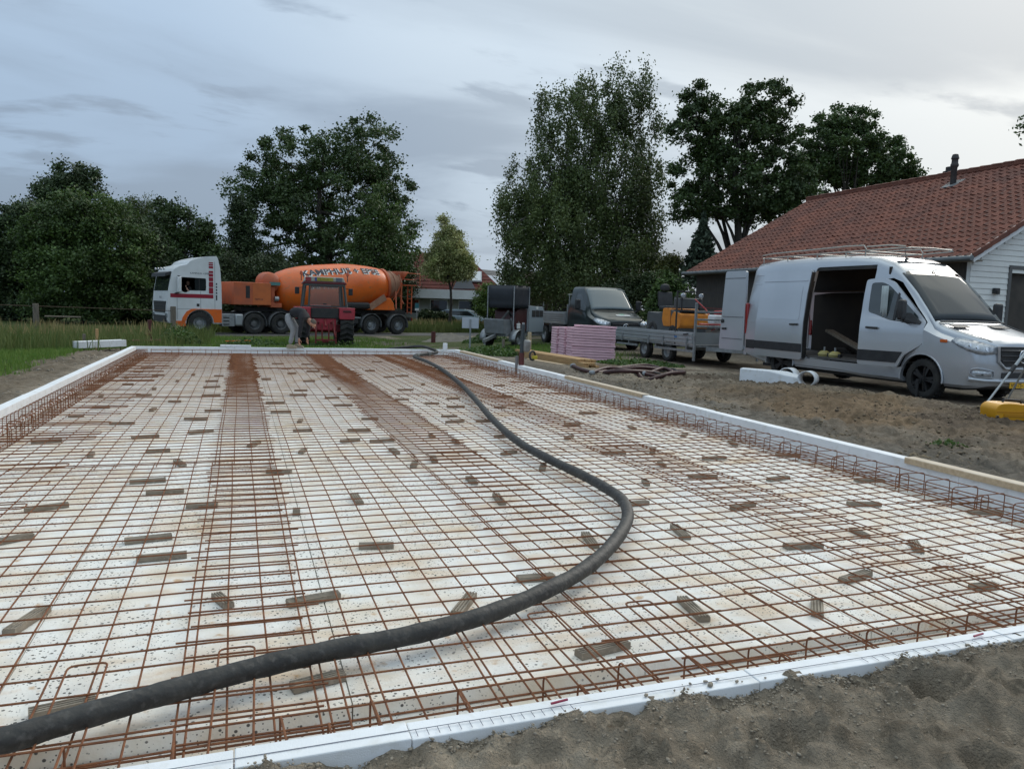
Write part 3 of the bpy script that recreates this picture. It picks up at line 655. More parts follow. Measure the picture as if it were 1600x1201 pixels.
make_tree('oak_tree', 'broad dark oak standing behind the orange mixer drum', 'tree', 60, 505, [(470,250,70,50),(560,235,75,45),(605,290,45,60),(430,300,60,60),(510,310,110,80),(385,310,28,50),(375,380,22,60),(620,370,40,70),(560,400,90,60),(470,390,60,70),(650,345,14,30),(415,235,25,25)], m_oak, m_bark, .155, 520, 100, .66, .45, limbs=20, gap=.45, grow=1.06)
make_tree('young_tree', 'slim brighter green tree in front of the dark oak', 'tree', 54, 590, [(590,330,34,45),(600,390,48,60),(570,420,44,50)], m_bushl, m_bark, .13, 170, 90, .6, .16, limbs=6)
make_tree('columnar_tree', 'narrow upright dark tree at the left edge of the oak', 'tree', 56, 378, [(378,330,16,40),(378,390,24,60),(383,440,30,35)], m_oak2, m_bark, .13, 190, 90, .6, .16, limbs=6)
make_tree('birch_tree', 'tall weeping birch with thin drooping twigs behind the dark pickup', 'tree', 44, 925, [(985,130,38,34),(1000,180,30,40),(905,160,55,34),(850,170,24,26),(935,190,50,40),(880,235,60,40),(960,270,75,60),(850,290,60,50),(1010,290,32,70),(900,340,110,60),(815,340,42,45),(960,390,80,55),(830,400,50,55),(1005,385,32,50),(900,430,110,35)], m_birchl, m_birch, .104, 790, 115, .50, .26, droop=1.1, gap=.4, grow=1.17, limbs=16, stems=2, fork=.3)
make_tree('oak_tree', 'spreading oak with bare lower trunk left of the red roof', 'tree', 38, 1140, [(1100,160,32,34),(1090,200,45,35),(1190,170,50,38),(1215,205,40,25),(1150,225,70,45),(1090,265,42,40),(1160,290,80,45),(1080,318,35,25),(1215,285,45,50),(1130,330,50,20),(1200,335,50,22),(1252,305,30,28)], m_oak, m_bark, .115, 400, 105, .40, .30, gap=.35, shell=.7, grow=1.13, limbs=18, fork=.25)
make_tree('oak_tree', 'smaller oak rising above the red roof ridge near the flue', 'tree', 42, 1296, [(1300,195,30,28),(1345,195,32,28),(1315,235,60,38),(1280,270,42,32),(1350,270,48,30),(1400,255,30,26),(1420,280,18,18),(1395,222,12,12)], m_oak, m_bark, .115, 300, 100, .38, .22, gap=.35, shell=.7, grow=1.13, limbs=14, fork=.35)
make_tree('oak_tree', 'leafy branch entering at the right edge above the house', 'tree', 30, 1720, [(1640,205,52,45),(1700,190,70,70),(1680,260,70,50)], m_oak, m_bark, .12, 110, 90, .45, .25, gap=.4, limbs=9)
make_tree('variegated_tree', 'small cream and yellow green tree in front of the bungalow', 'tree', 52, 703, [(703,375,22,24),(697,410,34,30),(722,418,20,22),(680,420,20,20),(693,352,6,14),(700,395,30,28)], m_varieg, m_bark, .09, 330, 100, .42, .12, limbs=9, lo=(.55,.65,.5), hi=(1.3,1.25,1.3))
def conifer(name, label, dep, px, ytop, ybot, hw, mat, n=3600, leaf=.11):
    p = at(px, 480, dep); bz = float(ground_z(p.x, p.y)); base = Vector((p.x, p.y, bz-.05)); t = T(name, label, 'tree', base)
    zt = at(px, ytop, dep).z-bz; zb = max(.3, at(px, ybot, dep).z-bz); w = hw*dep/FPX
    q = RNG.random(n)**.75; tier = np.floor(q*14)/14+RNG.random(n)*.03; z = zt-(zt-zb)*tier; a = RNG.uniform(0, 6.28, n); lob = 1+.25*np.sin(a*5+tier*31)
    r = w*(tier+.04)*lob*np.sqrt(RNG.random(n)); P = np.stack([r*np.cos(a), r*np.sin(a), z-r*.35+RNG.normal(size=n)*.08], 1); P = P[P[:, 2] > .1]
    V, F = leafquads(P, leaf, .1, .5); me = mesh_np('crown', V, F, mat); tinted(me, len(P), 4, (.6,.65,.6), (1.3,1.25,1.2)); tag(link('crown', me, t), kind='stuff')
    MB().cyl((0, 0, 0), (0, 0, zt*.95), .16, .03, 8).build('trunk', m_bark, t)
conifer('fir_tree', 'dark pointed fir between the birch and the red roof', 36, 1092, 338, 440, 38, m_conif)
make_tree('pine_tree', 'bushy dark tree with a pointed top behind the left shrubs', 'tree', 56, 112, [(92,272,11,22),(125,275,24,20),(110,300,42,26),(75,305,22,16),(100,345,60,40)], m_oak2, m_bark, .14, 240, 95, .6, .2, limbs=8)
def low(*px): return [(x, 478, 40, 24) for x in px]
L_SH = [('large rounded dark shrub at the left edge of the picture', 46, 25, [(20,375,48,50),(10,430,60,50),(45,345,36,28)]+low(-20, 20, 55), m_oak2), ('broad dark green shrub left of the truck cab', 44, 130, [(140,345,62,48),(95,375,62,58),(190,395,50,58),(130,430,85,45)]+low(80, 130, 180), m_bushl), ('low dark bush right beside the truck cab front', 47, 215, [(222,400,30,55),(215,440,45,35)]+low(190, 225), m_oak2)]
for lab, d, px, bl_, mt in L_SH: make_tree('shrub', lab, 'shrub', d, px, bl_, mt, m_bark, .12, 420, 105, .62, .12, limbs=8, gap=.3, group='shrubs on the left', lo=(.55,.6,.55))
make_tree('birch_tree', 'thin grey birch showing between the left shrub and cab', 'tree', 66, 217, [(205,325,18,22),(228,322,18,20),(217,355,30,30)], m_birchl, m_birch, .10, 110, 80, .6, .14, droop=.7, gap=.5, limbs=6)
make_tree('pine_tree', 'dark layered tree directly above the truck cab roof', 'tree', 52, 290, [(262,325,20,20),(285,355,45,32),(320,385,28,28),(270,400,50,45),(330,420,35,40),(280,450,60,35),(340,455,40,30)], m_oak, m_bark, .13, 340, 95, .6, .2, limbs=10)
make_tree('shrub', 'dark hedge mass between the truck cab and orange engine box', 'shrub', 50, 390, [(360,440,40,40),(410,425,35,35),(440,440,40,40),(380,470,60,20)], m_darkl, m_bark, .11, 230, 90, .6, .1, limbs=5)
make_tree('shrub', 'grey green bush beside the lamp post behind the drum', 'shrub', 58, 425, [(425,400,22,22),(470,410,18,20),(440,430,40,25)], m_birchl, m_bark, .11, 70, 80, .5, .1, limbs=5)
make_tree('shrub', 'dark undergrowth below the broad oak behind the drum', 'shrub', 62, 560, [(520,450,80,40),(610,440,45,40)], m_darkl, m_bark, .14, 240, 90, .8, .1, limbs=5)
make_tree('shrub', 'bright green garden bush right of the bungalow', 'shrub', 50, 768, [(768,458,24,15),(760,475,22,18),(785,465,16,20)], m_bushl, m_bark, .09, 90, 90, .35, .08, limbs=5, lo=(.8,.85,.7), hi=(1.9,1.7,1.2))
make_tree('shrub', 'leafy green bush behind the ride-on machine', 'shrub', 32, 1050, [(1042,455,20,30),(1060,470,18,25),(1030,480,18,20)], m_bushl, m_bark, .08, 90, 90, .3, .06, limbs=4)
make_tree('shrub', 'yellow green bush under the fir beside the eave', 'shrub', 40, 1052, [(1050,412,16,14),(1040,430,20,20)], m_ylw, m_bark, .09, 60, 80, .35, .06, limbs=4)
make_tree('shrub', 'dark bush filling the gap behind the dark pickup cab', 'shrub', 38, 1000, [(985,455,25,25),(1015,450,22,30),(960,470,30,25)], m_darkl, m_bark, .09, 110, 90, .4, .06, limbs=4)
# far hedge line closing the view
def hedge(name, label, a, b, h, d, mat, leaf=.12, n=6000, cat='hedge'):
    a = Vector(a); b = Vector(b); dv = b-a; L_ = dv.length; base = a.copy(); base.z = float(ground_z(a.x, a.y)); t = T(name, label, cat, base)
    s = RNG.random(n); u = RNG.uniform(-1, 1, n); z = RNG.random(n)**.7; edge = 1+.18*np.sin(s*L_*1.7)+.10*np.sin(s*L_*4.1)
    pr = Vector((-dv.y, dv.x, 0)).normalized(); P = np.stack([dv.x*s+pr.x*u*d/2, dv.y*s+pr.y*u*d/2, z*h*edge*(1-.25*u*u)], 1)
    V, F = leafquads(P, leaf); me = mesh_np('foliage', V, F, mat); tinted(me, n, 4, (.55,.6,.55), (1.35,1.3,1.1)); tag(link('foliage', me, t), kind='stuff')
    sm = MB().cyl((0, 0, 0), (.1, 0, h*.7), .05, .02, 6).mesh('stem', m_bark); k_ = max(3, int(L_/4))
    for k in range(k_): q = dv*((k+.5)/k_); link('stem', sm, t, (q.x, q.y, 0))
hedge('clipped_hedge', 'low clipped hedge in front of the bungalow', at(655, 480, 55), at(712, 480, 55), 1.15, .9, m_darkl, .09, 5000)
hedge('tall_hedge', 'far dark hedge closing the view behind the left trees', at(-260, 470, 70), at(330, 470, 74), 5.5, 3, m_darkl, .3, 9000)
hedge('tall_hedge', 'far dark hedge behind the houses in the middle', at(330, 470, 100), at(1100, 470, 100), 4.0, 3, m_darkl, .35, 9000)
# nettles and weeds
def weeds(label, c, r, h, n, leaf=.05):
    a = RNG.uniform(0, 6.28, n); q = r*np.sqrt(RNG.random(n)); x = c.x+q*np.cos(a); y = c.y+q*np.sin(a)*.8; lump = .7+.6*(fbm(x*2, y*2, 2, 61)+.3)
    z = ground_z(x, y)+h*RNG.random(n)*np.clip(1-(q/r)**2, .15, 1)*lump; P = np.stack([x, y, z], 1)
    V, F = leafquads(P, leaf, .3, .1); me = mesh_np('weed_patch', V, F, m_weedleaf); tinted(me, n, 4, (.65,.7,.65), (1.4,1.3,1.1)); tag(link('weed_patch', me), label, kind='stuff')
for lab, px, py, z, r, h, n in (('bushy green weeds behind the far left corner of the slab', 275, 533, -.3, 1.0, .75, 2600), ('low green weeds along the far rim by the truck', 400, 537, -.35, 1.3, .4, 1200), ('low weeds at the foot of the tractor', 520, 541, -.45, 1.2, .35, 900),
        ('green weeds behind the far right rim', 770, 548, -.12, 1.2, .28, 1800), ('green weeds beside the grey standpipe', 800, 556, -.1, .8, .25, 1200), ('weeds under the pump trailer', 760, 533, -.2, 1.0, .5, 1400), ('weeds along the meadow edge left of the weed bush', 210, 520, -.3, 1.4, .6, 2200), ('thin weeds before the trailer wheels', 1000, 570, -.15, 1.2, .14, 1300), ('small weed tuft on the sand by the right rim', 1480, 700, -.03, .22, .07, 160)):
    weeds(lab, gp(px, py, z), r, h, n, .045 if n > 200 else .02)
# ================================================================ houses
m_tile = M('red clay tile', (.195,.066,.041), (.115,.045,.033), 1.6, .85, bump=.35, bsc=30, c3=(.085,.045,.036), attr=False)
m_rtile = M('ridge tile', (.19,.07,.045), (.12,.048,.036), 3, .85, bump=.3)
m_siding = M('white siding', (.76,.77,.74), (.69,.69,.66), 2, .6)
hs = T('red_roof_house', 'white clad house with red pantile roof behind the silver van', 'house', (16, 13.1, -.15))
EX, RX, EZ, RZ, HL = 0.0, 5.5, 2.93, 6.0, 12.2            # eave, ridge and length, local metres
RW = 2*RX; gb = .25
MB().bx(gb+.12, RW-gb, gb+.16, HL-gb, 0, EZ-.12).build('side_wall', M('dark timber wall', (.045,.04,.035), (.07,.06,.05), 3, .85, stretch=(1, 8, 1)), hs, 0)
sl = (RZ-EZ)/(RX-EX)
# gable wall behind the boards, with the shaded garage opening cut out of it
gw = MB().prism([(gb, 0), (gb, EZ-.10), (RX, RZ-.18), (RW-gb, EZ-.10), (RW-gb, 0)], gb+.06, gb+.15, 'xz').build('gable_wall', m_siding, hs, 0)
DX0, DX1, DZ = 1.58, 3.9, 2.66
boolean(gw, [MB().bx(DX0, DX1, -.5, 1, -.5, DZ).build('c', None)])
bh = .135
for k in range(int((RZ-.2)/bh)):
    z0 = k*bh; zc = z0+bh
    xl = gb if zc <= EZ-.1 else gb+(zc-EZ+.1)/sl+.05; xr = RW-xl
    if xr-xl < .2: break
    for a, b in (((xl, DX0), (DX1, xr)) if zc <= DZ+.02 else ((xl, xr),)):
        if b-a > .05: MB().add([(a, gb+.055, z0+.004), (b, gb+.055, z0+.004), (b, gb+.035, z0+.004), (a, gb+.035, z0+.004), (a, gb+.055, zc), (b, gb+.055, zc), (b, gb+.05, zc), (a, gb+.05, zc)], [(0,1,2,3),(3,2,6,7),(4,7,6,5),(0,3,7,4),(1,5,6,2)]).build('siding_board', m_siding, hs, 0)
MB().bx(DX0-.01, DX1, gb+.17, gb+.5, 0, DZ).build('garage_shade', M('shaded garage', (.014,.013,.012), rough=.5), hs, 0)  # near-black block stands in for the shade inside the open garage
MB().bx(DX0-.09, DX0, gb+.02, gb+.15, 0, DZ+.09).bx(DX0-.09, DX1+.09, gb+.022, gb+.15, DZ, DZ+.088).build('door_frame', M('grey frame', (.10,.10,.10), rough=.6), hs, 0)
wl = MB().box((1.08, gb+.0, 2.12), (.16, .09, .13)).build('wall_lamp', m_black, hs, 0, .01); MB().box((1.08, gb-.05, 2.08), (.09, .05, .09)).build('lamp_shade', m_dark, wl, 0, .01)
MB().bar((EX-.02, .06, EZ-.10), (RX, .06, RZ-.10), .03, .20).bar((RW, .06, EZ-.10), (RX, .06, RZ-.10), .03, .20).build('barge_board', m_white, hs, 0)
MB().bx(EX-.02, EX+.34, .08, HL, EZ-.16, EZ-.13).build('soffit', m_wgrey, hs, 0)
gt = MB(); gt.tube([(EX-.10, 0, EZ-.10), (EX-.10, HL, EZ-.10)], .065, 10); gt.build('gutter', M('zinc', (.20,.215,.22), (.15,.16,.165), 4, .5, .6), hs)
# roof deck and tiles
dk = .03
MB().prism([(EX+.05, EZ-.08), (RX, RZ-.09), (RW-.05, EZ-.08), (RW-.05, EZ-.12), (RX, RZ-.15), (EX+.05, EZ-.12)], .05, HL-.05, 'xz').build('roof_deck', m_dark, hs, 0)
SL = math.hypot(RX-EX+.08, (RZ-EZ)*(1+.08/5.5)); TW, TL = .218, .30; nr = int(SL/TL)+1; ncol = int(HL/TW)
def tile_geo():
    prof = [(y_*.832, z_*.85) for y_, z_ in [(0, .012), (.045, .0), (.10, .0), (.145, .018), (.185, .046), (.225, .050), (.262, .014)]]
    vs = []; 
    for d, lift in ((0, .028), (TL*1.12, .0)):
        for y, z in prof: vs.append((d, y, z+lift))
        for y, z in prof: vs.append((d, y, z+lift-.014))
    n = len(prof); fs = []
    for i in range(n-1):
        fs += [(i, i+1, 2*n+i+1, 2*n+i), (n+i, 3*n+i, 3*n+i+1, n+i+1), (i, n+i, n+i+1, i+1)]
    return vs, fs
tv, tf = tile_geo(); tmesh = MB().add(tv, tf).mesh('roof_tile', m_tile, 40)
tv_ = np.array(tv); sa = math.atan2(RZ-EZ, RX-EX); ca_, sa_ = math.cos(sa), math.sin(sa)
TP = []
for r in range(nr):
    for c in range(ncol): TP.append((r*TL-.10, c*TW))
hx, hy, hz = hs.location
TP.sort(key=lambda q: (hx+q[0]*ca_)**2+(hy+q[1])**2+(hz+EZ+q[0]*sa_-1.24)**2)
m_tiles = [m_tile]+[M('red clay tile %d' % i, tuple(v*f for v in (.195,.066,.041)), tuple(v*f for v in (.132,.05,.036)), 2.1, .85, bump=.35, bsc=30) for i, f in ((1, .84), (2, 1.12))]
tmeshes = [tmesh]
for mm in m_tiles[1:]:
    q = tmesh.copy(); q.materials.clear(); q.materials.append(mm); tmeshes.append(q)
for d, c in TP[:300]:
    o = link('roof_tile', random.choice((tmeshes[0], tmeshes[0], tmeshes[1], tmeshes[2])), hs, (d*ca_+EX, c, d*sa_+EZ-.03)); o.rotation_euler = (0, -sa+random.uniform(-.012, .012), random.uniform(-.012, .012))
n = len(TP)-300; q = np.array(TP[300:]); jit = RNG.normal(size=(n, 1))*.004
V = np.repeat(tv_[None], n, 0); V[..., 2] += jit; V[..., 0] += RNG.normal(size=(n, 1))*.006
Vw = np.stack([(V[..., 0]+q[:, :1])*ca_-V[..., 2]*sa_+EX, V[..., 1]+q[:, 1:], (V[..., 0]+q[:, :1])*sa_+V[..., 2]*ca_+EZ-.03], -1).reshape(-1, 3)
tfa = np.array(tf); F = (tfa[None]+(np.arange(n)*len(tv))[:, None, None]).reshape(-1, 4)
m_tilea = M('red clay tiles far', (.195,.066,.041), (.132,.05,.036), .9, .85, bump=.35, bsc=30, attr=True)
me = mesh_np('roof_tiles', Vw, F, m_tilea, True); me.set_sharp_from_angle(angle=R_(40)); tinted(me, n, len(tv), (.78,.78,.8), (1.18,1.15,1.12)); tag(link('roof_tiles', me, hs), kind='stuff')
MB().bx(0, SL+.05, .02, HL-.02, -.03, 0, Matrix.Translation((RW, 0, EZ)) @ Matrix.Rotation(-(math.pi-sa), 4, 'Y')).build('rear_roof', m_tile, hs, 0)
rt = MB(); rt.tube([(0, 0, 0), (0, .40, .012)], [.115, .125], 10); rme = rt.mesh('ridge_tile', m_rtile)
for k in range(int(HL/.38)):
    o = link('ridge_tile', rme, hs, (RX, k*.38, RZ+.0)); o.rotation_euler = (random.uniform(-.015, .015), 0, random.uniform(-.03, .03))
for k in range(nr):
    MB().box((EX+(k*TL+.1)*ca_, .02, EZ+(k*TL+.1)*sa_-.02), (TL*1.08, .04, .12), 0, 0, -sa+.05).build('verge_tile', m_rtile, hs, 0, .01)
fl = MB(); fx, fy = 4.65, 4.8; fz = EZ+sl*fx
fl.lathe([(.09, -.2), (.085, .50), (.115, .55), (.115, .60), (.095, .64), (.09, .74), (.115, .78), (.08, .90), (.03, .92)], 16, Matrix.Translation((fx, fy, fz)))
f_ = fl.build('flue_pipe', M('dark flue', (.03,.028,.028), (.05,.04,.036), 5, .6), hs); MB().box((fx, fy, fz+.03), (.52, .5, .02), 0, 0, -sa).build('flashing', M('lead', (.10,.11,.12), rough=.6), f_, 0)
MB().lathe([(.16, 0), (.16, .45), (.24, .48), (.24, .56), (.16, .58), (.16, .7), (.05, .72)], 14, Matrix.Translation((RX+.4, 6.0, RZ-.35))).build('roof_vent', m_dark, hs)
# bungalow with red roof in the middle distance
def pbox(par, name, mat, a, b): return MB().bx(a[0], b[0], a[1], b[1], a[2], b[2]).build(name, mat, par, 0)
def yaw_at(px): d = ray(px, 480); return math.atan2(d[1], d[0])-math.pi/2
m_far_red = M('far red tiles', (.16,.04,.028), (.12,.032,.025), 3, .85, stretch=(1, 1, 1))
def gable_house(name, label, px, dep, w, d, hw, hr, wallm, roofm, rz=0.0, hip=0.0, over=.4):
    p = at(px, 480, dep); z = float(ground_z(p.x, p.y)); t = T(name, label, 'house', (p.x, p.y, z), yaw_at(px)+rz)
    pbox(t, 'wall', wallm, (-w/2, 0, 0), (w/2, d, hw))
    e = over; rf = MB(); A = [(-w/2-e, -e, hw), (w/2+e, -e, hw), (w/2+e, d+e, hw), (-w/2-e, d+e, hw), (-w/2-e+hip, d/2, hr), (w/2+e-hip, d/2, hr)]
    B_ = [(x, y, zz+.12) for x, y, zz in A]
    rf.add(A+B_, [(6,7,11,10),(8,9,10,11),(7,8,11),(9,6,10),(0,1,2,3),(0,6,7,1),(1,7,8,2),(2,8,9,3),(3,9,6,0)]); r = rf.build('roof', roofm, t, 0)
    # courses of tiles stand proud of one another
    rows = MB(); n = 12
    for k in range(1, n):
        f = k/n; y = -e+(d/2+e)*f; zz = hw+.12+(hr-hw)*f; x0 = -w/2-e+hip*f; rows.bx(x0, -x0, y-.03, y+.05, zz-.03, zz+.03)
    rows.build('tile_course', roofm, r, 0)
    return t, r
bw, rf = gable_house('red_roof_bungalow', 'white bungalow with steep red roof and roof window behind the meadow', 668, 64, 12.5, 9, 2.7, 6.2, M('pale render', (.34,.34,.32), (.28,.28,.26), 1, .8), m_far_red, -.05, 3.6)
pbox(bw, 'fascia', m_white, (-6.4, -.75, 2.25), (6.5, -.45, 3.0))
for x in (-4.5, -2.2, .2, 2.6): f = pbox(bw, 'window', m_white, (x, -.05, .9), (x+1.5, .02, 2.15)); MB().bx(x+.06, x+1.44, -.07, -.052, .97, 2.08).build('pane', m_glass, f, 0)
pbox(bw, 'door', M('dark green door', (.02,.04,.035), rough=.5), (4.4, -.06, 0), (5.3, .02, 2.1))
w_ = MB().box((4.05, 1.2, 4.22), (.95, 1.5, .1), 0, .66).build('roof_window', m_galv, bw, 0); MB().box((4.05, 1.165, 4.27), (.78, 1.3, .06), 0, .66).build('pane', M('bright roof glass', (.6,.62,.65), rough=.08, spec=1), w_, 0)
MB().prism([(2.1, 3.1), (4.0, 3.15), (2.9, 5.0)], -.1, 2.2, 'xz').build('dormer', M('grey slate cheek', (.22,.22,.23), rough=.7), bw, 0)
bh_, rf2 = gable_house('brick_house', 'low brown brick house with tiled roof behind the pickup bed', 884, 50, 7.4, 8, 2.55, 4.1, m_brick, M('brown tiles', (.11,.075,.055), (.08,.055,.042), 4, .85), .0, 0)
MB().bx(-1.3, -.5, 1.2, 1.9, 2.6, 4.95).build('chimney', m_brick, bh_, 0); 
for k in range(9): MB().bx(-1.315, -.485, 1.185, 1.915, 3.0+k*.21, 3.02+k*.21).build('brick_course', M('mortar', (.20,.16,.13), rough=.9), bh_, 0)
pbox(bh_, 'fascia', m_wgrey, (-4.1, -.55, 2.42), (4.1, -.42, 2.68))
pbox(bh_, 'carport_opening', m_dark, (-.8, -.06, 0), (1.6, .05, 2.3))
for x in (-1.5, -.95): pbox(bh_, 'door_post', m_white, (x, -.09, 0), (x+.09, .02, 2.2))
f = pbox(bh_, 'window', m_white, (-3.3, -.06, .9), (-2.3, .02, 1.9)); MB().bx(-3.22, -2.38, -.085, -.062, .98, 1.82).build('pane', m_glass, f, 0)
g2, r2 = gable_house('grey_roof_house', 'far grey roofed house with pale solar panels', 790, 92, 7, 8, 3.0, 6.1, M('grey wall', (.16,.165,.17), rough=.8), M('grey tiles', (.07,.075,.08), rough=.7), 1.0, 0)
for x in (-2.6, -.9, .8): MB().box((x+.4, 1.5, 4.75), (1.5, 2.2, .08), 0, .64).build('solar_panel', M('solar glass', (.28,.32,.38), rough=.15, spec=.8), r2, 0)
gable_house('white_roof_house', 'house gable peeping over the shrubs at the left edge', -40, 58, 7.0, 8, 5.8, 7.9, M('cream wall', (.3,.27,.24), rough=.8), M('grey eave tiles', (.16,.15,.15), rough=.8), .9, 0, .5)
# ================================================================ vehicles
def wheel(par, c, r, w, side, rimm, rimr=.62, style='spoke', n=5, holes=10):
    """axle along local y; side = -1 shows its face towards -y"""
    cx, cy, cz = c; M_ = Matrix.Translation(c) @ Matrix.Rotation(R_(90), 4, 'X') @ (Matrix.Rotation(math.pi, 4, 'Y') if side > 0 else Matrix.Identity(4))
    wh = bpy.data.objects.new('wheel', None); COL.objects.link(wh); wh.parent = par; wh.empty_display_size = .1
    h = w/2; pr = [(r*rimr, -h*.9), (r*.86, -h), (r*.95, -h*.92), (r, -h*.7), (r, h*.7), (r*.95, h*.92), (r*.86, h), (r*rimr, h*.9), (r*rimr*.97, 0)]
    t = MB(); t.lathe(pr, 32, M_, True)
    for k in range(26):
        a = 2*math.pi*k/26
        for s in (-1, 1): t.box((M_ @ Vector((math.cos(a+s*.05)*r*.995, math.sin(a+s*.05)*r*.995, s*h*.42)))[:], (.03*r/.35, h*.5, .03*r/.35), 0)
    t.build('tyre', m_rubber, wh, 40)
    q = MB(); rr = r*rimr
    if style == 'spoke':
        q.lathe([(rr*1.0, h*.80), (rr*.99, h*.5), (rr*.93, h*.3), (rr*.9, -h*.2), (0.01, -h*.2)], 28, M_, caps=False)
        q.lathe([(rr*.2, h*.35), (rr*.24, h*.62), (rr*.12, h*.66), (.005, h*.66)], 16, M_)
        for k in range(n):
            for d in (-.16, .16):
                a = 2*math.pi*k/n+d; b = 2*math.pi*k/n+d*.6
                q.bar(M_ @ Vector((math.cos(b)*rr*.12, math.sin(b)*rr*.12, h*.5)), M_ @ Vector((math.cos(a)*rr*.97, math.sin(a)*rr*.97, h*.58)), .05*r/.35, .05*r/.35)
    else:                                                   # dished truck rim with studs
        q.lathe([(rr*1.0, h*.88), (rr*.97, h*.6), (rr*.86, h*.1), (rr*.6, h*.02), (rr*.52, h*.35), (rr*.44, h*.5), (rr*.3, h*.52), (.005, h*.56)], 24, M_, caps=False)
        for k in range(holes):
            a = 2*math.pi*k/holes; p = M_ @ Vector((math.cos(a)*rr*.5, math.sin(a)*rr*.5, h*.38)); q2 = M_ @ Vector((math.cos(a)*rr*.5, math.sin(a)*rr*.5, h*.52)); q.cyl(p, q2, rr*.05, rr*.05, 6)
    q.build('rim', rimm, wh); return wh
def emblem(par, c, r, face):
    """ring with a three pointed star; face: unit normal along local x"""
    q = MB(); q.tube([(c[0], c[1]+r*math.cos(a), c[2]+r*math.sin(a)) for a in np.linspace(0, 2*math.pi, 25)[:-1]], r*.10, 6, True)
    for k in range(3):
        a = R_(90+120*k); tip = Vector((c[0], c[1]+r*.97*math.cos(a), c[2]+r*.97*math.sin(a))); 
        b1 = Vector((c[0], c[1]+r*.17*math.cos(a+1.05), c[2]+r*.17*math.sin(a+1.05))); b2 = Vector((c[0], c[1]+r*.17*math.cos(a-1.05), c[2]+r*.17*math.sin(a-1.05))); ct = Vector((c[0]+.02, c[1], c[2])); bk = Vector((c[0]-.005, c[1], c[2]))
        q.add([tip, b1, ct, b2, bk], [(0,1,2),(0,2,3),(0,4,1),(0,3,4),(1,4,2),(3,2,4)])
    return q.build('emblem', m_chrome, par, 20)
ST = [(1.06,.40,.90,.50,.44,.05),(1.02,.33,1.02,.70,.60,.07),(.93,.29,1.09,.84,.72,.09),(.78,.27,1.14,.92,.80,.10),(.50,.27,1.22,.97,.86,.12),(.25,.27,1.29,.985,.87,.12),(.10,.27,1.35,.99,.86,.12),(-.12,.27,1.60,.99,.835,.11),(-.42,.27,1.92,.99,.80,.11),(-.78,.27,2.25,.99,.775,.13),(-1.02,.27,2.44,.99,.785,.17),(-1.35,.27,2.555,.99,.80,.19),(-1.9,.30,2.61,.99,.81,.20),(-3.0,.30,2.63,.99,.81,.20),(-4.2,.30,2.62,.99,.81,.20),(-4.82,.42,2.58,.985,.80,.20),(-4.92,.46,2.52,.965,.78,.20)]
def station(x):
    for a, b in zip(ST[:-1], ST[1:]):
        if b[0] <= x <= a[0]:
            t = (a[0]-x)/(a[0]-b[0]); return [a[i]+(b[i]-a[i])*t for i in range(6)]
    return list(ST[0] if x > ST[0][0] else ST[-1])
def half(x, roof=9.0, inset=0.0):
    _, zb, zt, W_, Wr, r = station(x); f = 0
    if zt > roof: 
        Wr = Wr+(W_-Wr)*min(1, (zt-roof)*.35); zt = roof+(zt-roof)*.12
    zb += inset; zt -= inset; W_ -= inset; Wr -= inset
    belt = min(1.25, zt-r-.06); bz = lambda t: zb+(belt-zb)*t
    P = [(0, zb), (W_-.07, zb), (W_-.015, zb+.05), (W_, bz(.3)), (W_+.008, bz(.62)), (W_, belt), ((W_*.62+Wr*.38), belt+(zt-r-belt)*.5), (Wr, zt-r)]
    for a in (22, 45, 68): P.append((Wr-r+r*math.cos(R_(a)), zt-r+r*math.sin(R_(a))))
    return P+[(Wr-r, zt), ((Wr-r)*.5, zt+.012), (0, zt+.018)]
def shell(xs, roof=9.0, inset=0.0):
    secs = []
    for x in xs:
        h = half(x, roof, inset); secs.append([(x, -y, z) for y, z in h]+[(x, y, z) for y, z in reversed(h[1:-1])])
    return MB().loft(secs)
def side_y(x, z, roof=9.0):
    h = half(x, roof)[2:9]
    for (y0, z0), (y1, z1) in zip(h[:-1], h[1:]):
        if z0 <= z <= z1 and z1 > z0: return y0+(y1-y0)*(z-z0)/(z1-z0)
    return h[0][0] if z < h[0][1] else h[-1][0]
def top_z(x, y, roof=9.0):
    h = half(x, roof)[5:][::-1]; y = abs(y)
    for (y0, z0), (y1, z1) in zip(h[:-1], h[1:]):
        if y0 <= y <= y1 and y1 > y0: return z0+(z1-z0)*(y-y0)/(y1-y0)
    return h[-1][1]
def flank(poly, off, side=-1, thick=.012, roof=9.0, f=None, nsub=3):
    """a panel lying on the flank: outline (x, z), standing off mm proud of it, with thickness"""
    g = f or (lambda x, z: side_y(x, z, roof))
    bm = bmesh.new(); fc = bm.faces.new([bm.verts.new((x, 0, z)) for x, z in poly]); z0 = min(p[1] for p in poly); z1 = max(p[1] for p in poly)
    for zc in (.36, .45, .55, .7, .85, 1.0, 1.12, 1.25, 1.4, 1.55, 1.7, 1.85, 2.0, 2.15, 2.3):
        if z0+.005 < zc < z1-.005: bmesh.ops.bisect_plane(bm, geom=bm.verts[:]+bm.edges[:]+bm.faces[:], plane_co=(0, 0, zc), plane_no=(0, 0, 1))
    bm.verts.index_update(); X_ = [(v.co.x, v.co.z) for v in bm.verts]; n = len(X_); fs = [tuple(v.index for v in q.verts) for q in bm.faces]; ed = [tuple(v.index for v in e.verts) for e in bm.edges if len(e.link_faces) == 1]; bm.free()
    vo = [(x, side*(g(x, z)+off), z) for x, z in X_]; vi = [(x, side*(g(x, z)+off-thick), z) for x, z in X_]
    return MB().add(vo+vi, fs+[tuple(n+i for i in reversed(q)) for q in fs]+[(a, b, n+b, n+a) for a, b in ed])
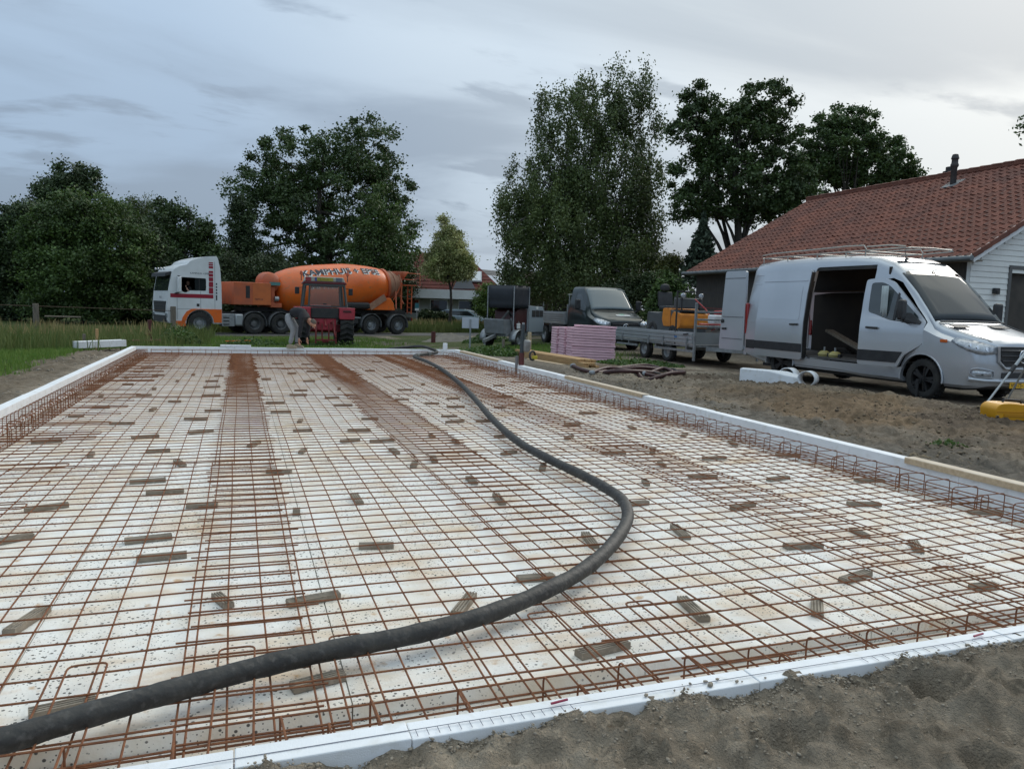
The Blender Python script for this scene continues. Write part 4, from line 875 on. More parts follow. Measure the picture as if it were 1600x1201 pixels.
def rounded(poly, r=.06, k=3):
    o = []; n = len(poly)
    for i in range(n):
        a, b, c = Vector(poly[i-1]), Vector(poly[i]), Vector(poly[(i+1) % n]); u = a-b; w = c-b
        ru = min(r, u.length*.45); rw = min(r, w.length*.45); u = u.normalized()*ru; w = w.normalized()*rw
        for j in range(k+1): t = j/k; q = (b+u)*(1-t)**2+b*2*t*(1-t)+(b+w)*t*t; o.append((q.x, q.y))
    return o
def windscreen(par, mat, x0, x1, roof=9.0, gap=.035, name='windscreen'):
    g = MB(); rows = []
    for i in range(9):
        x = x0+(x1-x0)*i/8; hw = half(x, roof)[7][0]-gap
        rows.append([(x+.008+.03*(1-(s)**2), hw*s, top_z(x, hw*s, roof)+.010) for s in np.linspace(-1, 1, 11)])
    g.grid(rows); return solidify(g.build(name, mat, par, 60), .006)
def nose(par, paint, roof=9.0, grille=m_black):
    for s in (-1, 1):
        hl = MB(); A = []
        for x, z0, z1 in ((1.045, .86, .965), (1.0, .845, 1.0), (.92, .86, 1.035), (.80, .90, 1.065), (.66, .96, 1.09), (.52, 1.04, 1.105)):
            A.append([(x+.012, s*(side_y(x, z)+.010+.012*math.sin(math.pi*k/3)), z) for k, z in enumerate(np.linspace(z0, z1, 4))])
        hl.grid(A); h = solidify(hl.build('headlight', m_lamp, par, 60), .02, 0)
        for x, z in ((.99, .93), (.915, .955), (.82, .985)):
            yy = side_y(x, z)+.004
            MB().lathe([(.034, -.01), (.038, .012), (.02, .016), (.004, .012)], 12, Matrix.Translation((x+.012, s*(yy+.008), z)) @ Matrix.Rotation(R_(70), 4, 'Y')).build('reflector', m_chrome, h)
        sy = lambda x, z: s*(side_y(x, z)+.012)
        fg = MB(); fg.grid([[(x+.010, sy(x, z), z) for z in (.49, .53, .575)] for x in (1.035, .99, .94, .88)]); f_ = solidify(fg.build('fog_lamp', m_lamp, par), .02, 0)
        MB().tube([(x+.014, sy(x, z)+s*.004, z) for x, z in ((1.045, .475), (.99, .462), (.92, .475), (.85, .53), (.87, .60), (.94, .62), (1.0, .61), (1.045, .575))], .012, 6, True).build('lamp_bezel', paint, f_)
        MB().lathe([(.028, -.01), (.03, .012), (.012, .018), (.003, .016)], 12, Matrix.Translation((.985, sy(.985, .53), .53)) @ Matrix.Rotation(s*R_(-60), 4, 'X') @ Matrix.Rotation(R_(50), 4, 'Y')).build('bulb', m_black, f_)
    gr = MB(); gr.prism([(-.52, .985), (.52, .985), (.50, .74), (.36, .645), (-.36, .645), (-.50, .74)], 1.035, 1.062, 'yz'); g = gr.build('grille', grille, par, 20, .01)
    for k in range(3): MB().tube([(1.068, -.49+.03*k, .92-.085*k), (1.085, 0, .92-.085*k), (1.068, .49-.03*k, .92-.085*k)], .013, 6).build('grille_bar', M('grille bar', (.10,.10,.105), rough=.35, metal=.5), g)
    MB().tube([(1.07, -.545, .99), (1.075, -.52, .74), (1.08, -.37, .625), (1.085, 0, .615), (1.08, .37, .625), (1.075, .52, .74), (1.07, .545, .99)], .022, 8).build('grille_frame', paint, g)
    emblem(par, (1.115, 0, .825), .105, 1)
    MB().bx(1.03, 1.075, -.42, .42, .46, .555).build('air_intake', grille, par, 0, .01)
    MB().tube([(.86, -.915, .44), (1.0, -.74, .42), (1.075, -.45, .415), (1.09, 0, .412), (1.075, .45, .415), (1.0, .74, .42), (.86, .915, .44)], .035, 8).build('bumper_lip', paint, par)
def mirror(par, x, y, z, s):
    m_ = MB(); m_.bar((x, y, z-.18), (x-.02, y+s*.16, z-.12), .06, .05); m_.build('mirror_arm', m_black, par, 0, .01)
    MB().box((x-.04, y+s*.20, z+.05), (.10, .20, .36)).build('mirror', m_black, par, 30, .045, 3)
VAN = (12.26, 10.10); vz = float(base_z(*VAN))-.07
van = T('panel_van', 'silver panel van with sliding and rear doors open and roof rack', 'van', (VAN[0], VAN[1], -.155), R_(-89.2))
xs = [s[0] for s in ST]; xs = sorted(set(xs+[-2.4, -3.6]), reverse=True)
body = shell(xs).build('body', m_silver, van)
cut = []
cut.append(shell([-.15, -.42, -.78, -1.02, -1.35, -1.9, -3.0, -4.2, -4.80, -5.2], 9, .055).build('c', None))
def vcut(poly, y0, y1): return MB().prism(poly, y0, y1, 'xz').build('c', None)
SD = rounded([(-1.27, .50), (-2.92, .50), (-2.90, 2.40), (-1.32, 2.40)], .09)
cut.append(vcut(SD, -1.4, -.5))
FD = [(-1.20, .52), (-1.20, 2.10), (-.92, 2.14), (-.72, 2.06), (-.02, 1.34), (-.02, .96), (-.34, .74), (-.44, .52)]
cut.append(vcut(FD, -1.4, -.6))
for wx in (0, -3.665):
    for s in (-1, 1): cut.append(MB().cyl((wx, s*.62, .35), (wx, s*1.3, .35), .435, None, 28).build('c', None))
boolean(body, cut)
body.data.materials.clear(); body.data.materials.append(m_silver)
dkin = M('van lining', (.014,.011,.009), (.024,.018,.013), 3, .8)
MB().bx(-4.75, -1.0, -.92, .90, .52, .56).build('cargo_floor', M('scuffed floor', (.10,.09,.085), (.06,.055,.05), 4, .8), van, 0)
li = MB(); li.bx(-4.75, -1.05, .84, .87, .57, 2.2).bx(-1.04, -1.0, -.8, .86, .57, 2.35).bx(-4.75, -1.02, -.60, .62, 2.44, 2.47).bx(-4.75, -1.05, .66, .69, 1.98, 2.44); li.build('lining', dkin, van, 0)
for z in (1.95,):
    sh_ = MB().bx(-4.6, -1.1, .45, .83, z, z+.025).build('shelf', M('shelf board', (.045,.028,.016), rough=.8), van, 0)
for x, z, c_ in ((-1.7, 1.98, (.10,.07,.04)), (-2.15, 1.98, (.20,.14,.07)), (-2.55, 1.98, (.06,.06,.06))):
    o = MB().lathe([(.07, 0), (.08, .2), (.05, .24), (.02, .24)], 12).build('paint_tin', M('tin %.2f' % x, c_, rough=.5)); o.location = van.matrix_basis @ Vector((x, .62, z)); tag(o, 'small tin on a shelf in the van, %s' % {-1.7: 'the rightmost one', -2.15: 'the middle one', -2.55: 'the leftmost one'}[x], 'tin')
vm = Matrix.Translation((VAN[0], VAN[1], -.155)) @ Matrix.Rotation(R_(-89.2), 4, 'Z')
lp = MB().lathe([(.012, .06), (.03, .03), (.032, .0), (.02, -.02), (.004, -.03)], 12, Matrix.Translation((-1.72, -.25, 2.32))).build('lamp_bulb', M('lit bulb', (1, .8, .5), emit=((1, .62, .25), 30)), van)
ld = bpy.data.lights.new('van_bulb', 'POINT'); ld.energy = 1.2; ld.color = (1, .62, .3); ld.shadow_soft_size = .03; lo_ = bpy.data.objects.new('van_bulb', ld); COL.objects.link(lo_); lo_.location = vm @ Vector((-1.72, -.25, 2.25))
o = MB().box((0, 0, 0), (1.35, .20, .05), 0, 0, R_(20)).build('plank', m_wgrey); o.location = vm @ Vector((-2.35, -.30, .86)); o.rotation_euler.z = R_(-89.2)
tag(o, 'grey plank leaning inside the open side of the van', 'plank')
for k, x in enumerate((-2.62, -2.32)):
    g = T('machine_part', 'pale yellow machine part on the van floor, %s' % ('the left one' if k == 0 else 'the right one'), 'machine part', vm @ Vector((x, -.72, .56)), R_(-89.2), 'parts on the van floor')
    MB().lathe([(.11, 0), (.13, .05), (.09, .10), (.05, .12), (.01, .12)], 14).build('housing', M('pale yellow', (.45,.40,.14), (.35,.3,.12), 8, .6), g); MB().cyl((0, 0, .12), (0, 0, .2), .02, .02, 8).build('shaft', m_galv, g); MB().box((.12, 0, .04), (.10, .07, .07)).build('foot', m_black, g, 0, .01)
# sill, strips, panel lines, lamps
MB().bx(-3.2, -.46, -.955, -.90, .30, .40).build('sill', m_silver, van, 0, .015)
sdoor = MB
sl_out = rounded([(-2.90, .46), (-4.44, .46), (-4.42, 2.36), (-2.93, 2.36)], .08)
sld = flank(sl_out, .085, -1, .06).build('sliding_door', m_silver, van, 40)
flank(rounded([(-3.05, 1.30), (-4.30, 1.30), (-4.28, 2.02), (-3.08, 2.02)], .05), .091, -1, .012).build('pressed_panel', m_silver, sld, 40)
flank([(-2.91, .62), (-4.43, .62), (-4.43, .80), (-2.91, .80)], .095, -1, .02).build('rub_strip', m_black, sld, 0)
MB().tube([(-3.06, -1.08, 1.205), (-3.10, -1.125, 1.205), (-3.24, -1.125, 1.20), (-3.30, -1.08, 1.20)], .02, 8).build('handle', m_black, sld)
flank([(-2.915, .5), (-2.885, .5), (-2.905, 2.3), (-2.935, 2.3)], .07, -1, .10).build('door_edge', m_black, sld, 0)
flank([(-4.46, .60), (-4.86, .60), (-4.86, .80), (-4.46, .80)], .012, -1, .02).build('rub_strip', m_black, van, 0)
for z in (1.22, 2.08, 2.28): flank([(-4.46, z), (-4.8, z), (-4.8, z+.018), (-4.46, z+.018)], .008, -1, .012).build('pressed_line', m_silver, van, 40)
for z in (2.12,): flank([(-2.98, z), (-4.36, z), (-4.36, z+.018), (-2.98, z+.018)], .098, -1, .012).build('pressed_line', m_silver, sld, 40)
MB().prism([(-.04, 2.40), (-1.62, 2.40), (-1.62, 2.33), (-.04, 2.33)], -.80, -.76, 'xz', Matrix.Translation((-1.29, 0, 0))).build('door_rail', m_dark, van, 0)
for s in (-1, 1):
    MB().box((-4.90, s*.955, 1.28), (.09, .07, .72), 0, s*-.03).build('tail_lamp', m_redl, van, 20, .02)
MB().bx(-5.0, -4.88, -.95, .95, .42, .62).build('rear_bumper', m_silver, van, 0, .03)
MB().bx(-5.22, -4.98, -.7, .7, .50, .56).build('rear_step', m_galv, van, 0, .01)
# open rear door, swung out beside the flank
rdp = bpy.data.objects.new('rear_door', None); COL.objects.link(rdp); rdp.parent = van; rdp.location = (-4.95, -.95, 0); rdp.rotation_euler.z = R_(3)
rdm = MB().prism(rounded([(-.02, .52), (-.90, .52), (-.86, 1.3), (-.78, 2.40), (-.05, 2.40), (-.02, 1.3)], .07), -.03, .03, 'xz').build('panel', m_silver, rdp, 30)
for z in (.78, 1.30, 2.22): MB().prism([(-.06, z), (-.80, z), (-.80, z+.014), (-.06, z+.014)], -.04, -.028, 'xz').build('pressed_line', M('panel shadow gap', (.10,.10,.105), rough=.5), rdp, 0)
MB().box((-.72, -.045, 1.02), (.15, .04, .05)).build('handle', m_black, rdp, 0, .012); MB().lathe([(.05, 0), (.05, .02), (.03, .03)], 14, Matrix.Translation((-.80, -.03, 1.20)) @ Matrix.Rotation(R_(90), 4, 'X')).build('badge', m_black, rdp)
rd2 = bpy.data.objects.new('rear_door', None); COL.objects.link(rd2); rd2.parent = van; rd2.location = (-4.95, .95, 0); rd2.rotation_euler.z = R_(-12)
MB().prism(rounded([(-.02, .52), (-.90, .52), (-.86, 1.3), (-.78, 2.40), (-.05, 2.40), (-.02, 1.3)], .07), -.03, .03, 'xz').build('panel', m_silver, rd2, 30)
# passenger door, ajar on its front hinge
HX = -.05; fd = bpy.data.objects.new('front_door', None); COL.objects.link(fd); fd.parent = van; fd.location = (HX, -.985, 0); fd.rotation_euler.z = R_(15)
fo = lambda x, z: side_y(x+HX, z)-.985
FDl = [(x-HX, z) for x, z in FD]
WIN = rounded([(-1.08, 1.50), (-1.10, 2.04), (-.90, 2.05), (-.76, 1.98), (-.16, 1.42), (-.20, 1.34), (-.62, 1.36)], .05); WINl = [(x-HX, z) for x, z in WIN]
dp = flank(rounded(FDl, .05), .004, -1, .055, f=fo).build('panel', m_silver, fd, 40)
boolean(dp, [MB().prism(WINl, -.5, .5, 'xz').build('c', None)])
gl = flank(WINl, -.012, -1, .008, f=fo).build('window', M('door glass', (.03,.04,.042), rough=.05, spec=1, coat=.5), fd, 40)
flank([(-.56-HX, 1.37), (-.60-HX, 1.37), (-.60-HX, 1.87), (-.56-HX, 1.84)], .0, -1, .02, f=fo).build('window_bar', m_black, fd, 0)
flank([(-.46-HX, 1.345), (-.10-HX, 1.31), (-.10-HX, 1.35), (-.30-HX, 1.50), (-.42-HX, 1.50)], .012, -1, .02, f=fo, nsub=1).build('mirror_base', m_black, fd, 0)
flank([(-1.20-HX, .60), (-.47-HX, .60), (-.36-HX, .80), (-1.20-HX, .80)], .018, -1, .02, f=fo).build('rub_strip', m_black, fd, 0)
MB().tube([(-1.06-HX, -.03, 1.215), (-1.02-HX, -.055, 1.215), (-.88-HX, -.055, 1.21), (-.84-HX, -.03, 1.21)], .02, 8).build('handle', m_black, fd)
cu = MB(); cu.grid([[(-.86+k*.028-HX+ (0.05-.02*z)*0, .05+.02*math.sin(k*2.2), zz) for k in range(6)] for zz in (1.42, 1.6, 1.8, 1.98)]); solidify(cu.build('towel', M('pale towel', (.45,.5,.5), rough=.9), fd), .004)
mirror(fd, -.28-HX, -.02, 1.50, -1)
MB().lathe([(.02, 0), (.03, .3), (.03, .34)], 10, Matrix.Translation((0, 0, 0))).bx(-1.0, -.45, .06, .10, .6, 1.2).build('door_lining', m_dark, fd, 0)
windscreen(van, m_glass, .06, -.80); mirror(van, -.28, .99, 1.5, 1)
flank(WIN, .004, 1, .01).build('window', m_glass, van, 40)
MB().tube([(.135, -.78, 1.365), (.16, -.4, 1.375), (.165, .4, 1.375), (.135, .78, 1.365)], .014, 6).build('wiper', m_black, van)
for y in (-.58, .35): MB().box((.36, y, 1.295), (.16, .36, .012), R_(-4), 0, R_(15)).build('bonnet_vent', m_black, van, 0, .004)
for s in (-1, 1): MB().tube([(.12, s*.80, 1.345), (.5, s*.80, 1.222), (.8, s*.745, 1.15), (.99, s*.60, 1.06)], .006, 5).build('bonnet_gap', M('panel shadow gap', (.10,.10,.105)), van)
nose(van, m_silver)
MB().box((.40, -.985, 1.04), (.13, .03, .055)).build('indicator', m_amber, van, 0, .01)
an = MB(); an.prism([(-.06, 0), (.06, 0), (-.03, .06)], -.02, .02, 'xz', Matrix.Translation((-1.12, -.28, 2.50))); an.tube([(-1.15, -.28, 2.55), (-1.20, -.28, 2.70)], .006, 5); an.build('antenna', m_black, van)
pl = MB().bx(1.10, 1.112, -.26, .26, .30, .405).build('number_plate', m_plate, van, 0)
def put_text(s, size, par, mat, f, name='lettering', bold=0):
    V, F_, w = text_geo(s, size, bold); o = MB().add([f(v.x, v.y, w) for v in V], F_).build(name, mat, par, 0)
    return o
put_text('VPJ-75-', .095, pl, m_ink, lambda u, v, w: (1.1145, -.24+u, .318+v))
for wx in (0, -3.665):
    for s in (-1, 1): wheel(van, (wx, s*.84, .35), .352, .235, s, M('black alloy', (.045,.045,.047), rough=.3, metal=.6), .66)
for wx in (0, -3.665):
    MB().tube([(wx+.44*math.cos(a), -.99, .35+.44*math.sin(a)) for a in np.linspace(R_(-5), R_(185), 20)], .014, 6).build('arch_lip', m_silver, van)
MB().bx(-4.5, .6, -.75, .75, .22, .34).build('underbody', m_dark, van, 0)
rr = MB()
for s in (-1, 1):
    y = s*.74; rr.tube([(-4.75, y, 2.67), (-3.2, y, 2.69), (-1.7, y, 2.69)], .013, 6); rr.tube([(-4.75, y, 2.74), (-4.4, y, 2.77), (-2.2, y, 2.80), (-1.75, y, 2.79), (-1.68, y, 2.70)], .013, 6)
    for x in (-4.7, -3.9, -3.0, -2.2, -1.7): rr.cyl((x, y, 2.58), (x, y, 2.68), .012, None, 6)
    rr.tube([(-1.68, y, 2.69), (-.95, y*.9, 2.70), (-.85, y*.7, 2.70)], .013, 6); rr.tube([(-1.68, y, 2.76), (-1.1, y, 2.76), (-.9, y*.8, 2.73)], .013, 6)
for x in (-4.75, -3.9, -3.0, -2.2, -1.7): rr.tube([(x, -.74, 2.68), (x, .74, 2.68)], .012, 6)
rr.tube([(-.88, -.55, 2.71), (-.82, 0, 2.72), (-.88, .55, 2.71)], .013, 6)
rr.build('roof_rack', M('bare steel tube', (.42,.40,.36), rough=.4, metal=.6), van)
# ---------------------------------------------------------------- dark pickup
pk = T('flatbed_pickup', 'dark green flatbed truck with grey dropsides behind the pink stack', 'pickup', (12.36, 24.09, -.17), R_(-90.9))
RF = 2.16
pxs = [x for x in xs if x > -1.5]+[-1.55, -1.62]
cb = shell(pxs, RF).build('cab', m_green, pk)
cc = [MB().cyl((0, s*.62, .35), (0, s*1.3, .35), .435, None, 24).build('c', None) for s in (-1, 1)]; boolean(cb, cc); cb.data.materials.clear(); cb.data.materials.append(m_green)
windscreen(pk, M('dusty windscreen', (.10,.125,.13), rough=.10, spec=1), .06, -.66, RF)
WP = rounded([(-1.08, 1.42), (-1.10, 1.92), (-.86, 1.93), (-.62, 1.80), (-.20, 1.42), (-.62, 1.36)], .05)
for s in (-1, 1): flank(WP, .006, s, .012, RF).build('window', m_glass, pk, 40); mirror(pk, -.28, s*.99, 1.5, s)
flank([(-1.22, .5), (-1.205, .5), (-1.205, 2.0), (-1.22, 2.0)], .004, -1, .01, RF).build('door_gap', m_dark, pk, 0)
MB().tube([(.135, -.78, 1.365), (.165, 0, 1.375), (.135, .78, 1.365)], .014, 6).build('wiper', m_black, pk)
nose(pk, m_green, RF)
MB().box((.62, .12, 1.213), (.14, .52, .006), 0, 0, R_(15)).build('bonnet_sticker', m_wlet, pk, 0); MB().box((.52, .12, 1.24), (.12, .16, .006), 0, 0, R_(15)).build('bonnet_badge', M('green sticker', (.03,.25,.14), rough=.5), pk, 0)
for s in (-1, 1):
    wheel(pk, (0, s*.84, .35), .352, .235, s, m_galv, .62); wheel(pk, (-4.1, s*.84, .35), .352, .24, s, m_galv, .6, 'truck')
MB().bx(-6.1, -1.5, -.42, .42, .45, .62).build('chassis', m_dark, pk, 0)
MB().bx(-6.15, -1.75, -1.0, 1.0, .80, .86).build('bed_floor', m_alu, pk, 0)
for s in (-1, 1):
    side = MB().bx(-6.15, -1.80, s*1.0-.015, s*1.0+.015, .87, 1.25).build('dropside', m_alu, pk, 0)
    for z in (.90, .985, 1.07, 1.155): MB().bx(-6.1, -1.85, s*1.027-.01, s*1.027+.01, z, z+.055).build('side_rib', m_alu, side, 0, .006)
    for x in (-6.17, -1.78): MB().bx(x-.03, x+.03, s-.04, s+.04, .8, 1.27).build('stake_post', m_galv, pk, 0)
MB().bx(-6.17, -6.14, -.98, .98, .87, 1.25).build('tailgate', m_alu, pk, 0); MB().bx(-1.78, -1.72, -.98, .98, .86, 1.55).build('headboard', m_alu, pk, 0)
tl_ = MB(); 
for y in (-.9, -.3, .3, .9): tl_.cyl((-1.75, y, 1.5), (-1.75, y, 1.9), .02, None, 6)
tl_.tube([(-1.75, -.95, 1.9), (-1.75, .95, 1.9)], .025, 6); tl_.build('load_rack', m_galv, pk)
MB().bx(-3.5, -2.0, -.99, -.7, .45, .78).build('side_box', m_dark, pk, 0, .02); MB().bx(-5.2, -4.7, -.95, -.6, .3, .5).build('guard', m_dark, pk, 0, .02)
# ---------------------------------------------------------------- trailer behind the van
tr = T('flatbed_trailer', 'aluminium dropside trailer hitched behind the silver van', 'trailer', (12.2, 17.1, -.14), R_(90))          # local x runs away from the van
MB().bx(0, 4.4, -1.0, 1.0, .46, .52).build('deck', m_galv, tr, 0)
for s in (-1, 1):
    sd_ = MB().bx(.03, 4.37, s*1.0-.012, s*1.0+.012, .53, .85).build('dropside', m_alu, tr, 0)
    for z in (.545, .645, .745): MB().bx(.06, 4.34, s*1.022-.009, s*1.022+.009, z, z+.075).build('side_rib', m_alu, sd_, 0, .006)
    for x in (.3, 1.5, 2.3, 3.9): MB().bx(x-.03, x+.03, s*1.045-.012, s*1.045+.012, .44, .70).build('hinge', m_galv, sd_, 0, .004)
    MB().box((.35, s*1.04, .79), (.22, .03, .035), 0, 0, .1).build('latch', m_black, sd_, 0); MB().box((.85, s*1.036, .70), (.13, .006, .05)).build('maker_label', M('blue label', (.06,.16,.36), rough=.5), sd_, 0)
    MB().bx(.02, 2.0, s*.99-.02, s*.99+.02, .32, .38).build('side_guard', m_galv, tr, 0); MB().bx(3.0, 4.3, s*.99-.02, s*.99+.02, .32, .38).build('side_guard', m_galv, tr, 0)
    for x in (1.35, 2.62): wheel(tr, (x, s*.90, .27), .275, .18, s, m_galv, .6, 'truck')
    MB().tube([(2.62+.33*math.cos(a), s*.9, .27+.3*math.sin(a)) for a in np.linspace(R_(5), R_(175), 12)], .02, 6).build('mudguard', m_dark, tr)
MB().bx(-.012, .012, -1.0, 1.0, .53, .85).build('front_board', m_alu, tr, 0); MB().bx(4.388, 4.412, -1.0, 1.0, .53, .85).build('tailboard', m_alu, tr, 0)
rk = MB()
for y in (-1.03, .97): rk.bx(-.05, .0, y, y+.06, .1, 1.62)
for z in (.98, 1.16, 1.36): rk.bx(-.045, -.005, -.97, .97, z, z+.05)
rk.build('front_rack', m_galv, tr, 0, .005)
r2_ = MB()
for y in (-1.0, .98): r2_.bx(.9, .94, y, y+.035, .5, 1.95)
r2_.bx(.9, .94, -1.0, 1.0, 1.90, 1.935); r2_.build('load_frame', m_dark, tr, 0)
MB().bar((0, -.6, .42), (-1.5, 0, .42), .08, .1).bar((0, .6, .42), (-1.5, 0, .42), .08, .1).bx(-1.9, -1.4, -.05, .05, .38, .48).build('drawbar', m_galv, tr, 0); MB().bx(-.9, -.2, -.35, .35, .48, .75).build('tool_box', m_galv, tr, 0, .02)
for x in (.4, 2.0, 3.6): MB().bx(x, x+.08, -.95, .95, .36, .46).build('cross_beam', m_galv, tr, 0)
tm = Matrix.Translation(tr.location) @ Matrix.Rotation(R_(90), 4, 'Z')
# ride-on machine on the trailer
rm = T('ride_on_machine', 'grey and orange ride-on machine with black seat on the trailer', 'machine', tm @ Vector((2.7, -.1, .52)), R_(90))
mg = M('machine grey', (.085,.09,.092), (.07,.072,.072), 4, .55); mo = M('machine orange', (.70,.24,.02), (.55,.18,.02), 5, .5)
MB().prism(rounded([(-.9, .22), (-.9, .86), (-.2, .92), (.25, .80), (.9, .84), (.95, .30), (.6, .22)], .06), -.46, .46, 'xz').build('chassis', mg, rm, 30, .02)
MB().prism(rounded([(-1.02, .45), (-1.02, .80), (-.62, .86), (-.50, .70), (-.50, .40), (-.85, .36)], .05), -.485, .485, 'xz').build('hood', mo, rm, 30, .02)
MB().prism(rounded([(-.48, .42), (-.42, .95), (-.05, .95), (.0, .62), (-.1, .42)], .05), -.488, .488, 'xz').build('side_cover', mo, rm, 30, .015)
for s in (-1, 1):
    for x, r_ in ((.55, .27), (-.62, .24)): wheel(rm, (x, s*.40, r_), r_, .18, s, mg, .5, 'truck')
    MB().cyl((-.75, s*.3, .84), (-.75, s*.3, 1.28), .018, None, 8).build('lamp_stalk', m_black, rm); MB().lathe([(.02, 0), (.07, .03), (.075, .07), (.06, .085), (.005, .09)], 14, Matrix.Translation((-.75, s*.3, 1.32)) @ Matrix.Rotation(R_(-90), 4, 'Y')).build('work_lamp', m_lamp, rm)
MB().bx(.2, .62, -.25, .25, .90, 1.02).build('seat', m_black, rm, 30, .04, 3); MB().prism(rounded([(.58, 1.0), (.68, 1.45), (.74, 1.45), (.68, 1.0)], .03), -.24, .24, 'xz').build('backrest', m_black, rm, 30, .03, 3)
MB().lathe([(.02, 0), (.13, .02), (.15, .10), (.12, .19), (.03, .22)], 14, Matrix.Translation((.72, 0, 1.47))).build('headrest', m_black, rm)
MB().cyl((-.35, 0, .9), (-.2, 0, 1.22), .03, None, 8).build('steering_column', m_black, rm); MB().tube([(-.2+.06*math.cos(a), .18*math.cos(a), 1.24+.17*math.sin(a)*.5) for a in np.linspace(0, 6.28, 17)[:-1]], .015, 6, True).build('steering_wheel', m_black, rm)
MB().bx(-.75, -.45, -.40, .40, .95, 1.25).build('console', mg, rm, 30, .03); MB().bx(-1.0, -.6, -.44, .44, .86, .90).build('guard_plate', m_black, rm, 0, .01)
def strap(name, lab, a, b, mat):
    o = T(name, lab, 'strap', tm @ Vector(a)); q = (tm @ Vector(b))-(tm @ Vector(a)); MB().bar((0, 0, 0), q, .05, .006).build('webbing', mat, o, 0); MB().box((q*.12)[:], (.07, .05, .06)).build('ratchet', m_galv, o, 0, .01)
m_rs = M('red webbing', (.42,.02,.03), rough=.7)
strap('lashing_strap', 'red lashing strap rising from the trailer side to the rack', (2.1, -.96, .85), (.1, -.9, 1.45), m_rs)
strap('lashing_strap', 'red lashing strap along the top of the trailer rack', (.0, -.95, 1.46), (-.02, .9, 1.50), m_rs)
strap('lashing_strap', 'yellow lashing strap over the ride-on machine wheel', (2.9, -.96, .85), (1.75, -.7, 1.12), M('yellow webbing', (.55,.5,.02), rough=.7))
cn_ = T('jerry_can', 'blue jerry can on the trailer beside the ride-on machine', 'can', tm @ Vector((.9, -.8, .53)), R_(90)); MB().bx(-.1, .1, -.15, .15, 0, .42).build('can_body', M('blue plastic', (.03,.16,.36), rough=.45), cn_, 30, .03, 3); MB().tube([(0, -.09, .42), (0, -.08, .48), (0, .08, .48), (0, .09, .42)], .015, 6).build('handle', m_black, cn_)
pw = T('power_trowel', 'red power trowel with white engine behind the trailer rack', 'machine', tm @ Vector((.42, .1, .98)), R_(90))
for a in range(4): MB().box((.3*math.cos(a*1.571+.4), .3*math.sin(a*1.571+.4), .03), (.5, .14, .01), a*1.571+.4, .1).build('blade', m_galv, pw, 0)
MB().tube([(.42*math.cos(a), .42*math.sin(a), .08) for a in np.linspace(0, 6.28, 25)[:-1]], .018, 6, True).build('guard_ring', M('machine red', (.35,.012,.015), rough=.45), pw)
MB().bx(-.16, .16, -.14, .14, .1, .34).build('engine', m_white, pw, 30, .04); MB().bx(-.1, .1, -.2, .0, .34, .46).build('fuel_tank', MATS['machine red'], pw, 30, .03); MB().tube([(.1, 0, .2), (.5, 0, .5), (1.0, 0, .75)], .018, 6).build('tow_handle', MATS['machine red'], pw)
# ---------------------------------------------------------------- mixer truck
TX, TY = -2.155, 39.55
tk = T('mixer_truck', 'white cab truck with orange concrete mixer drum on its trailer', 'truck', (TX, TY, float(base_z(TX, TY))+.03), R_(-160))
cabp = [(1.34, .50), (1.42, .62), (1.43, 1.35), (1.36, 2.05), (1.22, 2.78), (1.10, 2.98), (.85, 3.12), (.55, 3.20), (.42, 3.36), (.1, 3.50), (-.35, 3.62), (-.78, 3.66), (-.84, 3.58), (-.95, 3.10), (-1.0, 2.3), (-1.02, .95), (-1.02, .50)]
cab = MB().prism(rounded(cabp, .05, 2), -1.22, 1.22, 'xz').build('cab', m_white, tk, 30)
sw = rounded([(.80, 1.98), (.86, 2.62), (-.30, 2.60), (-.30, 2.02), (.42, 2.02), (.62, 1.90)], .06)
boolean(cab, [MB().bx(-.85, 1.15, -1.13, 1.13, 1.25, 2.85).build('c', None), MB().prism(sw, .9, 1.5, 'xz').build('c', None), MB().cyl((0, .80, .52), (0, 1.5, .52), .62, None, 28).build('c', None), MB().cyl((0, -.80, .52), (0, -1.5, .52), .62, None, 28).build('c', None)])
cab.data.materials.clear(); cab.data.materials.append(m_white)
MB().bx(-.80, 1.08, -1.10, 1.05, 1.27, 1.31).bx(-.82, -.78, -1.1, 1.1, 1.3, 2.8).bx(-.8, 1.1, -1.12, -1.08, 1.3, 2.8).build('cab_lining', m_dark, tk, 0)
MB().prism([(p[0], p[1]) for p in rounded([(-.28, 2.03), (-.28, 2.60), (.20, 2.605), (.20, 2.03)], .04)], 1.17, 1.185, 'xz').build('side_glass', m_glass, tk, 0)
MB().bx(-.01, .03, 1.17, 1.20, 2.02, 2.60).build('window_bar', m_black, tk, 0)
# windscreen, visor, grille, mirrors, stripes
ws = MB(); ws.grid([[(1.435-.105*t-.0*abs(s), 1.12*s, 1.42+.66*t) for s in np.linspace(-1, 1, 5)] for t in (-.0, 1)]); 
wsb = MB(); wsb.add([(1.385, -1.12, 1.98), (1.385, 1.12, 1.98), (1.255, 1.10, 2.70), (1.255, -1.10, 2.70), (1.37, -1.12, 1.98), (1.37, 1.12, 1.98), (1.24, 1.10, 2.70), (1.24, -1.10, 2.70)], [(0,1,2,3),(4,7,6,5),(0,4,5,1),(2,6,7,3),(1,5,6,2),(0,3,7,4)]); wsb.build('windscreen', m_glass, tk, 0)
MB().add([(1.25, -1.16, 2.72), (1.25, 1.16, 2.72), (1.50, 1.12, 2.62), (1.50, -1.12, 2.62), (1.22, -1.16, 2.86), (1.22, 1.16, 2.86), (1.46, 1.12, 2.78), (1.46, -1.12, 2.78)], [(0,1,2,3),(4,7,6,5),(0,4,5,1),(1,5,6,2),(2,6,7,3),(3,7,4,0)]).build('sun_visor', m_black, tk, 0)
